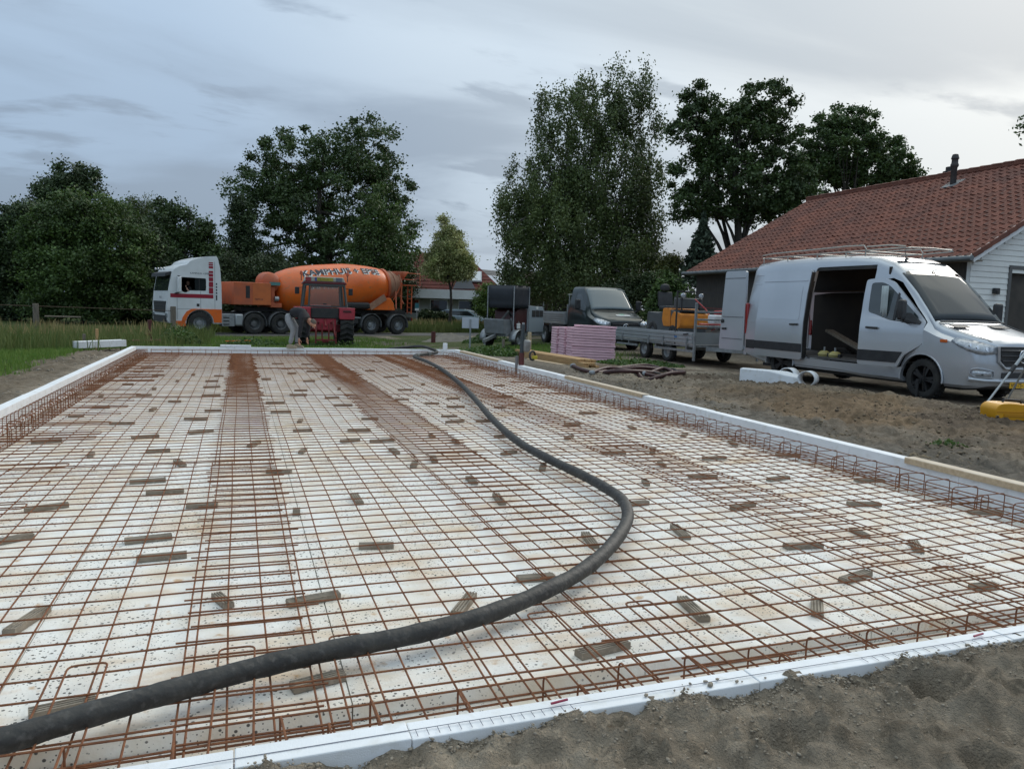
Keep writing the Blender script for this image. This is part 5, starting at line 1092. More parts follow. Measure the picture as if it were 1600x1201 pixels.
for y in np.linspace(-.7, .7, 4): MB().lathe([(.05, 0), (.07, .04), (.06, .06), (.005, .065)], 10, Matrix.Translation((1.38, y, 2.98)) @ Matrix.Rotation(R_(90), 4, 'Y')).build('roof_lamp', m_lamp, tk)
g_ = MB().prism([(-1.0, 1.50), (1.0, 1.50), (.85, .98), (-.85, .98)], 1.425, 1.45, 'yz').build('grille', m_black, tk, 0)
for k in range(3): MB().bx(1.45, 1.462, -.92+.04*k, .92-.04*k, 1.38-.14*k, 1.41-.14*k).build('grille_bar', m_dark, g_, 0)
MB().bx(1.41, 1.46, -1.0, 1.0, .55, .85).build('lower_grille', m_dark, tk, 0)
for s in (-1, 1): MB().box((1.40, s*1.02, .86), (.10, .36, .20)).build('headlight', m_lamp, tk, 0, .02)
put_text('MAN', .16, tk, m_ink, lambda u, v, w: (1.452, .2-w/2+u, 1.62+v))
for s in (1,):
    MB().bx(.86, 1.02, 1.26, 1.44, 1.92, 2.62).build('mirror', m_white, tk, 30, .03); MB().bx(.85, .87, 1.28, 1.42, 1.96, 2.58).build('mirror_glass', m_glass, tk, 0); MB().bar((.95, 1.2, 2.66), (.95, 1.4, 2.64), .05, .05).bar((1.1, 1.2, 1.86), (.95, 1.38, 1.92), .05, .05).build('mirror_arm', m_black, tk, 0)
st_ = MB(); st_.bx(-.62, 1.30, 1.223, 1.227, 1.68, 1.86); st_.build('side_stripe', m_stripe, tk, 0)
zz_ = 1.90
for k, hgt in enumerate((.28, .24, .18, .14, .10, .10, .07, .05)):
    MB().bx(-.62, -.42, 1.223, 1.227, zz_, zz_+hgt).build('stripe_block', m_stripe, tk, 0); zz_ += hgt+.03+.09*(k == 4)
put_text('KAMPHUIS + EPSE', .11, tk, m_ink, lambda u, v, w: (.42-u, 1.226, 2.78+v))
for k in range(4): MB().bx(-.80, -.74, 1.223, 1.227, 2.32-k*.14, 2.40-k*.14).build('side_marker', m_ink, tk, 0)
MB().bx(-.80, -.74, 1.223, 1.227, 1.60, 1.84).build('side_marker', m_dark, tk, 0)
gaps = MB(); gaps.bx(-.05, -.035, 1.221, 1.2255, 1.1, 2.0); gaps.bx(-.70, -.685, 1.221, 1.2255, 1.0, 3.4); gaps.bx(1.0, 1.015, 1.221, 1.2255, .7, 1.85); gaps.bx(-1.0, 1.0, 1.221, 1.2252, 1.16, 1.175); gaps.build('panel_gap', M('panel gap', (.25,.26,.27)), tk, 0)
MB().bx(.02, .14, 1.223, 1.24, 1.30, 1.42).build('door_handle', m_black, tk, 0)
oa = [(.68*math.cos(a), .52+.68*math.sin(a)) for a in np.linspace(R_(0), R_(150), 14)]
ar = [(-1.0, .50), (-.70, .50), (-.66, .62)]+[(p[0]*-1, p[1]) for p in oa[1:]]+[(.80, .80), (.62, 1.10), (.30, 1.25), (-.2, 1.30), (-1.0, 1.30)]
arch = MB().prism([(-1.0, 1.18), (-1.0, .55), (-.64, .55)]+[(.64*math.cos(a), .52+.64*math.sin(a)) for a in np.linspace(R_(180), R_(10), 14)]+[(.82, .60), (.78, .78), (.60, 1.05), (.35, 1.18)], 1.215, 1.25, 'xz').build('wheel_arch', m_orange, tk, 30)
MB().bx(.64, 1.1, 1.15, 1.235, .36, .62).build('step', m_orange, tk, 0, .02)
for s in (1, -1):
    wheel(tk, (0, s*1.05, .52), .52, .32, s, m_galv, .56, 'truck')
    for x in (-2.6, -3.95): wheel(tk, (x, s*.98, .52), .52, .5, s, M('grey rim', (.12,.12,.12), rough=.6), .56, 'truck')
    for x in (-9.05, -10.74): wheel(tk, (x, s*1.0, .52), .51, .42, s, m_galv, .56, 'truck')
    for x in (-2.6, -3.95, -9.05, -10.74):
        md = MB(); md.grid([[(x+.62*math.cos(a), s*yy, .52+.60*math.sin(a)) for a in np.linspace(R_(-15), R_(195), 16)] for yy in (.75, 1.24)]); solidify(md.build('mudguard', M('grey plastic', (.075,.078,.08), rough=.7), tk), .03)
MB().bx(-4.9, -.8, -.45, .45, .80, 1.05).build('tractor_frame', m_dark, tk, 0)
MB().bx(-1.62, -1.02, .80, 1.22, .38, .98).build('step_box', m_galv, tk, 0, .02)
for k in range(3): MB().bx(-1.36, -1.08, 1.19, 1.235, .45+.16*k, .50+.16*k).build('step_tread', m_dark, tk, 0)
MB().bx(-2.05, -1.64, .75, 1.22, .40, .98).build('fuel_tank', m_alu, tk, 30, .08, 3)
MB().bx(-11.6, -2.2, -.5, .5, 1.10, 1.32).build('trailer_frame', m_dark, tk, 0)
MB().bx(-8.3, -5.6, .6, 1.15, .55, .95).build('side_tank', m_dark, tk, 0, .05); MB().bx(-8.4, -4.6, 1.10, 1.18, .85, .93).build('side_rail', m_galv, tk, 0)
eb = MB().bx(-3.45, -1.62, -1.1, 1.12, 1.42, 2.52).build('engine_box', m_orange2, tk, 0, .03)
MB().bx(-3.45, -2.55, 1.121, 1.13, 1.45, 2.50).build('box_door', M('orange box door', (.58,.15,.04), (.50,.13,.04), 3, .5), eb, 0); MB().bx(-2.4, -2.2, 1.121, 1.128, 1.75, 2.35).build('vent', m_dark, eb, 0)
put_text('TRM 24', .13, eb, m_ink, lambda u, v, w: (-2.62-u, 1.134, 1.66+v))
MB().lathe([(.02, 0), (.3, .04), (.48, .2), (.52, .5), (.52, .9), (.45, 1.05), (.2, 1.12), (.02, 1.12)], 24, Matrix.Translation((-3.62, .9, 2.52)) @ Matrix.Rotation(R_(90), 4, 'X') @ Matrix.Translation((0, .05, 0))).build('water_tank', m_orange2, tk); 
MB().bx(-3.98, -3.45, .95, 1.02, 2.42, 2.58).build('tank_label', M('teal label', (.09,.22,.21), rough=.6), tk, 0)
MB().bx(-3.75, -3.55, -.9, .9, 1.35, 2.3).bx(-4.1, -3.5, -.8, .95, 1.32, 1.55).build('drum_pedestal', m_orange2, tk, 0, .03); MB().cyl((-3.9, .95, 1.75), (-3.7, .95, 1.75), .13, .13, 12).build('gear_motor', m_galv, tk)
# drum: axis rises to the rear
D0 = Vector((-3.95, 0, 2.06)); D1 = Vector((-10.55, 0, 2.72)); dl = (D1-D0).length; q = (D1-D0).to_track_quat('Z', 'Y').to_matrix().to_4x4(); DM = Matrix.Translation(D0) @ q
dprof = [(r_*1.09, h_) for r_, h_ in [(.05, 0), (.55, .03), (.80, .14), (.95, .40), (1.09, .95), (1.17, 1.6), (1.20, 2.3), (1.20, 3.6), (1.19, 4.1), (1.13, 4.75), (1.02, 5.5), (.90, 6.1), (.74, 6.45)]]
def drad(h):
    for (r0, h0), (r1, h1) in zip(dprof[:-1], dprof[1:]):
        if h0 <= h <= h1: return r0+(r1-r0)*(h-h0)/(h1-h0)
    return .8
drum = MB().lathe(dprof, 48, DM).build('drum', m_orange, tk, 50)
MB().lathe([(.80, 6.35), (.93, 6.37), (.93, 6.50), (.80, 6.52)], 40, DM).build('running_ring', m_orange2, drum)
MB().lathe([(.80, 6.52), (.74, 6.60), (.72, 6.85), (.78, 6.88), (.78, 6.94), (.70, 6.97), (.66, 7.25), (.72, 7.28), (.72, 7.34), (.55, 7.36)], 40, DM).build('drum_mouth', M('dusty cement orange', (.36,.20,.13), (.30,.15,.09), 5, .8), drum)
def on_drum(u, v, w, h0=1.62, d=.0, du=0, dv=0):
    h = h0+u+du; r = drad(h)+.012+d; ph = (v+dv)/r
    a0 = R_(37); a = a0+ph                                # angle above the side facing the camera
    p = D0+(D1-D0).normalized()*h; upv = Vector((0, 0, 1)); ax = (D1-D0).normalized(); upv = (upv-ax*upv.dot(ax)).normalized()
    return p+Vector((0, 1, 0))*math.cos(a)*r+upv*math.sin(a)*r
put_text('KAMPHUIS + EPSE', .56, drum, m_wlet, lambda u, v, w: on_drum(u*4.55/w, v, w, 1.30, 0, .05, -.05), 'lettering_edge', .012)
put_text('KAMPHUIS + EPSE', .56, drum, m_ink, lambda u, v, w: on_drum(u*4.55/w, v, w, 1.30, .012), 'lettering', .012)
# rear: support, hopper, chute, ladder
MB().prism([(-8.85, 1.32), (-9.05, 1.50), (-9.9, 2.0), (-10.3, 2.0), (-10.5, 1.75), (-10.6, 1.32)], -1.0, 1.05, 'xz').build('rear_support', m_orange, tk, 0, .03)
MB().bar((-9.0, 1.08, 1.45), (-9.95, 1.08, 2.05), .06, .34).build('support_flange', M('dusty cement orange', (.36,.2,.13)), tk, 0)
MB().bx(-9.0, -7.6, .55, 1.18, 1.36, 1.72).build('air_tank', m_black, tk, 30, .12, 3)
hp_ = MB(); hp_.add([(-11.0, -.5, 3.5), (-11.0, .5, 3.5), (-11.75, .55, 3.5), (-11.75, -.55, 3.5), (-11.1, -.25, 2.9), (-11.1, .25, 2.9), (-11.4, .25, 2.85), (-11.4, -.25, 2.85)], [(0,4,5,1),(1,5,6,2),(2,6,7,3),(3,7,4,0)]); solidify(hp_.build('hopper', m_orange2, tk), .03)
MB().bar((-11.15, 0, 2.8), (-11.6, .3, 1.7), .3, .06).bar((-11.2, .7, 1.4), (-11.2, .7, 2.9), .07, .07).bar((-11.2, -.7, 1.4), (-11.2, -.7, 2.9), .07, .07).bar((-11.2, -.75, 2.75), (-11.2, .75, 2.75), .07, .07).bar((-11.2, .7, 2.8), (-10.7, .7, 1.9), .05, .05).bar((-10.7, 1.0, 1.4), (-10.9, .6, 2.6), .06, .06).build('chute_frame', m_orange2, tk, 0)
ld_ = MB(); ld_.bar((-11.7, .55, 1.15), (-11.72, .55, 2.75), .05, .05).bar((-11.7, .98, 1.15), (-11.72, .98, 2.75), .05, .05)
for k in range(6): ld_.bar((-11.7, .55, 1.25+.25*k), (-11.7, .98, 1.25+.25*k), .04, .04)
ld_.bx(-11.95, -11.4, .4, 1.1, 2.72, 2.78); ld_.build('ladder', m_orange2, tk, 0)
MB().tube([(-11.0, .9, 2.78), (-11.0, .9, 3.45), (-12.3, .9, 3.40), (-12.3, .9, 2.78)], .025, 6).tube([(-11.0, .4, 3.1), (-12.3, .4, 3.08)], .02, 6).build('guard_rail', m_orange2, tk)
MB().bx(-11.65, -11.5, -1.1, 1.1, .75, .95).build('rear_bumper', m_dark, tk, 0); MB().box((-11.66, 1.0, .85), (.06, .25, .14)).build('tail_lamp', m_redl, tk, 0)
MB().box((-7.55, 1.19, 1.16), (.22, .03, .2), 0, 0, .6).build('warning_plate', m_wlet, tk, 0)
# ---------------------------------------------------------------- tractor
tp = at(507, 520, 28.4); TZ = float(base_z(tp.x, tp.y))
tc_ = T('red_tractor', 'red farm tractor seen from behind in front of the mixer drum', 'tractor', (tp.x, tp.y, TZ), yaw_at(507)+R_(4))      # local -y faces the camera
for s in (-1, 1):
    wt = bpy.data.objects.new('rear_wheel', None); COL.objects.link(wt); wt.parent = tc_
    Mw = Matrix.Translation((s*.80, .35, .70)) @ Matrix.Rotation(R_(90), 4, 'Y'); ty = MB(); ty.lathe([(.40, -.2), (.60, -.25), (.67, -.23), (.68, -.15), (.68, .15), (.67, .23), (.60, .25), (.40, .2)], 36, Mw, True)
    for k in range(22):
        a = 2*math.pi*k/22
        for e in (-1, 1):
            c = Mw @ Vector((math.cos(a+e*.07)*.70, math.sin(a+e*.07)*.70, e*.12)); ty.box(c[:], (.27, .075, .075), 0, -(a), 0) if False else ty.bar(Mw @ Vector((math.cos(a)*.70, math.sin(a)*.70, .0)), Mw @ Vector((math.cos(a+.16)*.69, math.sin(a+.16)*.69, e*.25)), .07, .07)
    ty.build('tyre', m_rubber, wt, 40); MB().lathe([(.40, .1), (.36, .02), (.2, .0), (.15, .12), (.01, .13)], 20, Mw).build('rim', M('tractor rim', (.35,.33,.3), rough=.6), wt)
    fdr = MB().prism([(-.25, 1.08), (-.25, 1.48), (.9, 1.48), (1.1, 1.2), (1.1, 1.1), (.85, 1.42), (-.15, 1.42), (-.15, 1.08)], s*.80-.29 if s > 0 else -1.09, s*.80+.29 if s > 0 else -.51, 'yz').build('fender', m_red, tc_, 0, .02)
    MB().bx(s*.80-.27, s*.80+.27, -.30, -.2, 1.05, 1.48).build('fender_face', m_red, tc_, 0, .02); MB().box((s*.80, -.31, 1.35), (.30, .03, .07)).build('tail_lamp', M('dark lamp', (.06,.01,.01), rough=.4), tc_, 0, .01)
    wheel(tc_, (s*.70, 2.7, .45), .45, .3, s, m_galv, .5, 'truck') if False else MB().lathe([(.2, -.13), (.43, -.14), (.46, -.08), (.46, .08), (.43, .14), (.2, .13)], 24, Matrix.Translation((s*.72, 2.7, .46)) @ Matrix.Rotation(R_(90), 4, 'Y'), True).build('front_tyre', m_rubber, tc_)
    MB().bar((s*.52, -.12, 1.5), (s*.62, .0, 2.34), .06, .06).build('cab_post', m_dark, tc_, 0) if False else None
cabf = MB()
for s in (-1, 1):
    cabf.bar((s*.80, -.10, 1.50), (s*.70, -.02, 2.32), .07, .07); cabf.bar((s*.58, -.13, 1.50), (s*.54, -.05, 2.32), .05, .05); cabf.bar((s*.80, 1.3, 1.2), (s*.70, 1.2, 2.32), .07, .07)
cabf.bar((-.80, -.12, 1.52), (.80, -.12, 1.52), .08, .06); cabf.bar((-.72, -.04, 2.30), (.72, -.04, 2.30), .1, .08); cabf.bar((-.8, 1.3, 1.25), (.8, 1.3, 1.25), .06, .06)
for s in (-1, 1): cabf.bar((s*.8, -.1, 1.52), (s*.8, 1.3, 1.3), .05, .05); cabf.bar((s*.7, 0, 2.3), (s*.7, 1.2, 2.3), .06, .06)
cabf.build('cab_frame', M('cab grey', (.06,.062,.06), rough=.6), tc_, 0)
gd = M('hazy glass', (.16,.15,.13), rough=.08, spec=.8); gd.node_tree.nodes['Principled BSDF'].inputs['Transmission Weight'].default_value = .75
MB().add([(-.55, -.125, 1.56), (.55, -.125, 1.56), (.50, -.05, 2.26), (-.50, -.05, 2.26)], [(0,1,2,3)]).build('rear_window', gd, tc_, 0)
MB().box((0, -.14, 1.60), (.12, .04, .05)).build('window_latch', m_black, tc_, 0)
MB().prism([(-.80, 2.34), (.80, 2.34), (.76, 2.42), (-.76, 2.42)], -.10, 1.35, 'xz').build('roof_edge', M('dark red roof edge', (.12,.012,.016), rough=.5), tc_, 0, .015); rf_ = MB().prism([(-.74, 2.42), (.74, 2.42), (.68, 2.60), (-.68, 2.60)], -.06, 1.3, 'xz').build('roof', M('cream roof', (.42,.40,.34), rough=.6), tc_, 0, .03)
rp = MB().bx(-.36, .30, -.085, -.07, 2.45, 2.575).build('number_plate', M('yellow board', (.36,.30,.04), rough=.5), tc_, 0); MB().bx(-.36, -.29, -.09, -.0851, 2.45, 2.575).build('plate_band', M('blue band', (.06,.07,.3)), rp, 0); put_text('TB-10-LK', .10, rp, M('olive letters', (.12,.1,.02)), lambda u, v, w: (-.25+u, -.0865, 2.475+v))
MB().bx(-.70, -.50, -.09, -.07, 2.44, 2.58).build('roof_lamp', m_redl, tc_, 0); MB().bx(.40, .62, -.09, -.07, 2.44, 2.58).build('roof_lamp', M('grey lens', (.14,.15,.18)), tc_, 0)
for s in (-1, 1):
    b_ = MB().lathe([(.05, 0), (.055, .10), (.03, .14), (.005, .145)], 10, Matrix.Translation((s*.84, .1, 2.66))).build('beacon', M('orange beacon', (.5,.08,.02), rough=.3), tc_); MB().cyl((s*.84, .1, 2.45), (s*.84, .1, 2.66), .015, None, 6).build('beacon_stem', m_black, b_); MB().box((s*.98, .3, 2.08), (.16, .05, .26)).build('mirror', m_black, tc_, 0, .02); MB().bar((s*.75, .3, 2.2), (s*.98, .3, 2.18), .02, .02).build('mirror_arm', m_black, tc_, 0)
MB().bx(-.5, .5, -.2, .1, 1.08, 1.46).build('cab_base', m_dark, tc_, 0, .02); MB().bx(-.42, .42, -.15, 1.2, .62, 1.1).build('rear_axle', m_red, tc_, 0, .04); MB().bx(-.95, .95, .25, .45, .55, .85).build('axle_tube', m_red, tc_, 0, .05)
MB().bx(-.38, .38, 1.3, 3.1, .75, 1.55).build('bonnet', m_red, tc_, 0, .06)
lk = MB()
for s in (-1, 1):
    lk.bar((s*.30, -.1, .72), (s*.36, -.75, .38), .05, .08); lk.bar((s*.30, -.15, 1.0), (s*.34, -.5, .52), .035, .035); lk.bar((s*.22, -.1, .9), (s*.24, -.45, .95), .04, .05); lk.bar((s*.36, -.72, .18), (s*.36, -.72, .62), .05, .05)
lk.bar((0, -.1, 1.05), (0, -.7, .8), .05, .05); lk.bar((-.36, -.72, .3), (.36, -.72, .3), .05, .05); lk.bar((-.12, -.5, .3), (-.12, -.5, .9), .05, .05); lk.bar((.12, -.5, .3), (.12, -.5, .9), .05, .05); lk.bx(-.1, .1, -.6, -.3, .2, .32); lk.build('linkage', M('linkage red', (.20,.02,.02), (.12,.02,.015), 8, .6), tc_, 0)
# ---------------------------------------------------------------- pump trailer
pp = atz(772, 27.0, 0); PZ = float(base_z(pp.x, pp.y)); pm = T('pump_trailer', 'grey concrete pump trailer with black tarpaulin beside the pickup bed', 'pump', (pp.x, pp.y, PZ), math.atan2(.62, .80))
pg = M('pump grey', (.20,.21,.22), (.15,.155,.16), 5, .6)
MB().bx(.1, 2.6, -.45, .45, .42, .52).build('chassis', pg, pm, 0, .01)
MB().prism(rounded([(.0, .5), (-.08, 1.02), (.35, 1.02), (.5, .75), (.42, .5)], .03), -.42, .42, 'xz').build('hopper', pg, pm, 0, .015)
hd = MB().prism(rounded([(1.45, .55), (1.45, 1.45), (1.6, 1.52), (2.55, 1.50), (2.62, 1.40), (2.62, .55)], .05), -.48, .48, 'xz').build('engine_hood', M('pale grey hood', (.30,.34,.37), rough=.5), pm, 0, .03)
for k in range(3): MB().bx(1.75+.28*k, 1.99+.28*k, -.495, -.482, 1.12, 1.36).build('louvre', m_dark, hd, 0)
MB().box((2.1, -.49, 1.45), (.14, .02, .10)).build('sticker', m_wlet, hd, 0)
MB().prism([(.62, .6), (.70, 1.30), (1.05, 1.48), (1.44, 1.40), (1.44, .6)], -.46, .46, 'xz').build('pump_cover', M('maroon panel', (.06,.014,.014), rough=.5), pm, 0, .02)
tpm = M('black tarpaulin', (.016,.019,.026), (.022,.026,.034), 3, .6, bump=.4, bsc=8)
tv = MB(); rows = []
for z in np.linspace(1.42, 2.22, 6):
    rows.append([(.38+.03*math.sin(z*9), -.55+1.1*s+.02*math.sin(s*11+z*5), z) for s in np.linspace(0, 1, 7)]+[(.38+1.0*t, .55+.02*math.sin(t*9+z*4), z) for t in np.linspace(.15, 1, 6)]+[(1.38+.02*math.sin(z*7), .55-1.1*s, z) for s in np.linspace(.15, 1, 6)]+[(1.38-1.0*t, -.55+.02*math.sin(t*12+z*6), z) for t in np.linspace(.15, 1, 6)])
tv.grid(rows); tv.add([rows[-1][0], rows[-1][6], rows[-1][12], rows[-1][18]], [(0,1,2,3)]); solidify(tv.build('tarpaulin', tpm, pm), .01)
for x, y in ((.36, -.56), (.36, .56), (1.4, -.56), (1.4, .56)): MB().cyl((x, y, .5), (x, y, 2.2), .022, None, 8).build('tarp_post', m_galv, pm)
MB().bar((.35, -.46, 1.05), (.55, -.5, .55), .05, .05).bar((.85, -.47, .95), (.95, -.5, .6), .03, .03).build('lever', m_galv, pm, 0); MB().box((.8, -.5, .78), (.2, .06, .2)).build('control_box', m_wlet, pm, 0, .02)
MB().tube([(.1, -.2, .95), (.35, -.35, 1.3), (.6, -.3, 1.15)], .05, 8).build('outlet_pipe', m_dark, pm)
for s in (-1, 1):
    wheel(pm, (.55, s*.62, .30), .30, .18, s, m_galv, .55, 'truck'); md = MB(); md.grid([[(.55+.37*math.cos(a), s*yy, .30+.36*math.sin(a)) for a in np.linspace(R_(-10), R_(190), 12)] for yy in (.5, .76)]); solidify(md.build('mudguard', m_galv, pm), .012)
MB().bar((.1, 0, .45), (-1.1, -.3, .28), .08, .1).build('drawbar', m_galv, pm, 0); MB().cyl((-1.0, -.28, 0), (-1.0, -.28, .4), .03, None, 8).build('jockey_leg', m_galv, pm); MB().bx(1.0, 1.3, -.5, -.44, .3, .5).build('side_plate', pg, pm, 0)
# ---------------------------------------------------------------- parked car far away
cp = atz(728, 57, 0); cr = T('parked_car', 'pale blue estate car parked in front of the bungalow', 'car', (cp.x, cp.y, float(base_z(cp.x, cp.y))), yaw_at(728)+R_(-15))
ccol = M('pale blue paint', (.25,.33,.38), rough=.3, coat=.6)
secs = []
for x, zb, zt, w in ((-2.1, .45, .75, .70), (-2.0, .3, .95, .80), (-1.2, .22, .98, .86), (0, .2, .96, .87), (1.0, .22, .90, .86), (1.9, .3, .78, .78), (2.1, .42, .62, .66)): secs.append([(x, -w, zb), (x, -w-.02, (zb+zt)/2), (x, -w+.05, zt), (x, w-.05, zt), (x, w+.02, (zb+zt)/2), (x, w, zb)])
MB().loft(secs).build('body', ccol, cr, 60, .03)
secs = []
for x, z, w in ((-2.05, .93, .70), (-1.85, 1.25, .64), (-1.3, 1.43, .60), (-.2, 1.46, .60), (.4, 1.36, .60), (1.15, .92, .72)): secs.append([(x, -.78, .90), (x, -w, z), (x, w, z), (x, .78, .90)])
MB().loft(secs).build('cabin', ccol, cr, 40)
for s in (-1, 1):
    MB().add([(-1.75, s*.745, 1.0), (.85, s*.765, 1.0), (.3, s*.655, 1.31), (-1.55, s*.665, 1.33)], [(0,1,2,3)]).build('side_window', m_glass, cr, 0)
    for x in (-1.3, 1.3): wheel(cr, (x, s*.78, .31), .31, .2, s, m_galv, .62)
    MB().box((-2.08, s*.66, .8), (.06, .2, .14)).build('tail_lamp', m_redl, cr, 0); MB().box((2.02, s*.58, .68), (.1, .25, .12)).build('headlight', m_lamp, cr, 0, .02)
MB().add([(-2.06, -.62, 1.0), (-2.06, .62, 1.0), (-1.9, .56, 1.24), (-1.9, -.56, 1.24)], [(0,1,2,3)]).build('rear_window', m_glass, cr, 0); MB().add([(1.06, -.68, .97), (1.06, .68, .97), (.47, .56, 1.335), (.47, -.56, 1.335)], [(0,1,2,3)]).build('windscreen', m_glass, cr, 0)
MB().bx(-2.13, -2.09, -.26, .26, .62, .72).build('number_plate', m_plate, cr, 0)
# ================================================================ people
def skin(name, J, E, mat, parent=None, sub=2, root=0):
    """J: joints (x, y, z, rx, ry); E: edges; grown into one continuous surface"""
    me = bpy.data.meshes.new(name); me.from_pydata([j[:3] for j in J], E, []); o = link(name, me, parent)
    sk = o.modifiers.new('skin', 'SKIN'); sk.use_smooth_shade = True; d = me.skin_vertices[0].data
    for i, j in enumerate(J): d[i].radius = (j[3], j[4] if len(j) > 4 else j[3]); d[i].use_root = (i == root)
    s = o.modifiers.new('sub', 'SUBSURF'); s.levels = sub; s.render_levels = sub
    dg = bpy.context.evaluated_depsgraph_get(); dg.update(); m2 = bpy.data.meshes.new_from_object(o.evaluated_get(dg)); o.modifiers.clear(); o.data = m2; m2.materials.clear(); m2.materials.append(mat)
    m2.polygons.foreach_set('use_smooth', [True]*len(m2.polygons)); return o
m_skin = M('skin', (.42,.24,.17), (.36,.19,.13), 8, .55); m_skin2 = M('reddish skin', (.40,.19,.12), rough=.55)
m_jumper = M('black jumper', (.014,.014,.017), (.022,.022,.026), 12, .9, bump=.3); m_trous = M('grey work trousers', (.27,.275,.285), (.21,.215,.225), 7, .9, bump=.3); m_hair = M('grey brown hair', (.12,.095,.075), (.07,.055,.045), 30, .8)
fp = gp(461, 544, .0); yw = R_(-20)
ps = T('person', 'person in black jumper and grey trousers bent over the far rim', 'person', (fp.x-.10, 20.22, .0), yw)    # local x runs to the right of the picture
# trousers: legs, hips; jumper: torso and arms; head; hands; shoes
J = [(-.10, .02, .80, .135, .12), (-.04, -.10, .74, .095), (.10, -.11, .44, .068), (.02, -.11, .10, .055), (-.04, .12, .74, .095), (.16, .12, .45, .068), (.13, .12, .12, .055), (-.02, .01, .87, .13, .12)]
skin('trousers', J, [(0,1),(1,2),(2,3),(0,4),(4,5),(5,6),(0,7)], m_trous, ps)
J = [(-.02, .01, .85, .135, .13), (.12, .01, .93, .14, .15), (.28, .0, .88, .145, .17), (.38, .0, .80, .12, .13), (.33, -.19, .78, .075), (.31, -.21, .52, .055), (.27, -.18, .27, .042), (.37, .19, .78, .075), (.40, .22, .52, .055), (.37, .19, .28, .042), (.44, .0, .75, .07)]
bd = skin('jumper', J, [(0,1),(1,2),(2,3),(3,4),(4,5),(5,6),(3,7),(7,8),(8,9),(3,10)], m_jumper, ps)
hd_ = skin('head', [(.42, 0, .76, .055), (.49, 0, .70, .08, .078), (.555, 0, .635, .092, .085), (.60, 0, .575, .066, .07), (.565, 0, .545, .035)], [(0,1),(1,2),(2,3),(3,4)], m_skin2, ps)
hr = skin('hair', [(.50, 0, .735, .075, .082), (.575, 0, .675, .095, .093), (.62, 0, .61, .062, .07)], [(0,1),(1,2)], m_hair, hd_)
for s in (-1, 1):
    MB().lathe([(.004, -.012), (.025, -.01), (.03, .0), (.02, .012), (.004, .014)], 10, Matrix.Translation((.53, s*.088, .635)) @ Matrix.Rotation(R_(90), 4, 'X')).build('ear', m_skin2, hd_)
    MB().lathe([(.002, -.011), (.011, 0), (.002, .011)], 8, Matrix.Translation((.578, s*.032, .548))).build('eye', m_wlet, hd_)
MB().prism([(-.012, 0), (.012, 0), (.0, .04)], -.01, .012, 'xz', Matrix.Translation((.595, 0, .53)) @ Matrix.Rotation(R_(120), 4, 'Y')).build('nose', m_skin2, hd_); MB().box((.545, 0, .515), (.012, .045, .01)).build('mouth', M('lip', (.3,.1,.08)), hd_, 0)
for s, wx, wy, wz in ((-1, .27, -.18, .27), (1, .37, .19, .28)):
    h_ = skin('hand', [(wx, wy, wz, .034, .028), (wx-.005, wy, wz-.06, .042, .026), (wx-.005, wy, wz-.115, .040, .022)], [(0,1),(1,2)], m_skin2, ps, 1)
    for k in range(4):
        a = (k-1.5)*.021; ln_ = (.075, .09, .085, .065)[k]; bx_, bz_ = wx-.005, wz-.10
        skin('finger', [(bx_+a*.3, wy+a, bz_, .010), (bx_+.012, wy+a*1.2, bz_-ln_*.55, .0095), (bx_+.035, wy+a*1.2, bz_-ln_, .008)], [(0,1),(1,2)], m_skin2, h_, 1)
    skin('thumb', [(wx+.01, wy-s*.02, wz-.05, .012), (wx+.035, wy-s*.045, wz-.085, .011), (wx+.045, wy-s*.045, wz-.12, .009)], [(0,1),(1,2)], m_skin2, h_, 1)
for x, y in ((.02, -.11), (.13, .12)):
    sh2 = MB(); sh2.loft([[(x-.09, y-.035, .0), (x-.09, y+.035, .0), (x-.09, y+.03, .07), (x-.09, y-.03, .07)], [(x-.02, y-.045, 0), (x-.02, y+.045, 0), (x-.02, y+.04, .11), (x-.02, y-.04, .11)], [(x+.08, y-.05, 0), (x+.08, y+.05, 0), (x+.08, y+.045, .075), (x+.08, y-.045, .075)], [(x+.17, y-.045, 0), (x+.17, y+.045, 0), (x+.17, y+.035, .045), (x+.17, y-.035, .045)]]); sh2.build('shoe', M('tan shoe', (.30,.25,.17), rough=.8), ps, 40, .012)
# driver in the truck cab
tkm = Matrix.Translation(tk.location) @ Matrix.Rotation(R_(-160), 4, 'Z')
dv_ = T('person', 'driver with bare forearm sitting at the open window of the truck cab', 'person', tkm @ Vector((.30, .62, 1.32)), R_(-160))
J = [(0, 0, .22, .16, .15), (0, 0, .5, .17, .14), (.0, 0, .78, .15, .12), (.02, 0, .92, .07), (.02, .22, .78, .08), (.06, .36, .60, .06), (.02, -.22, .78, .08), (.18, -.28, .55, .055)]
skin('shirt', J, [(0,1),(1,2),(2,3),(2,4),(4,5),(2,6),(6,7)], M('dark shirt', (.04,.035,.035), rough=.9), dv_)
dh = skin('head', [(.03, 0, .92, .05), (.04, 0, 1.0, .075), (.05, 0, 1.08, .088, .08), (.05, 0, 1.15, .07)], [(0,1),(1,2),(2,3)], m_skin, dv_); skin('hair', [(.0, 0, 1.10, .07), (.03, 0, 1.17, .075), (.07, 0, 1.19, .05)], [(0,1),(1,2)], M('brown hair', (.05,.03,.02), rough=.8), dh)
fa = skin('forearm', [(.06, .36, .60, .05), (.18, .44, .70, .042), (.24, .40, .84, .032)], [(0,1),(1,2)], m_skin, dv_)
hnd = skin('hand', [(.24, .40, .84, .03), (.25, .38, .90, .04, .026), (.25, .37, .94, .036, .022)], [(0,1),(1,2)], m_skin, fa, 1)
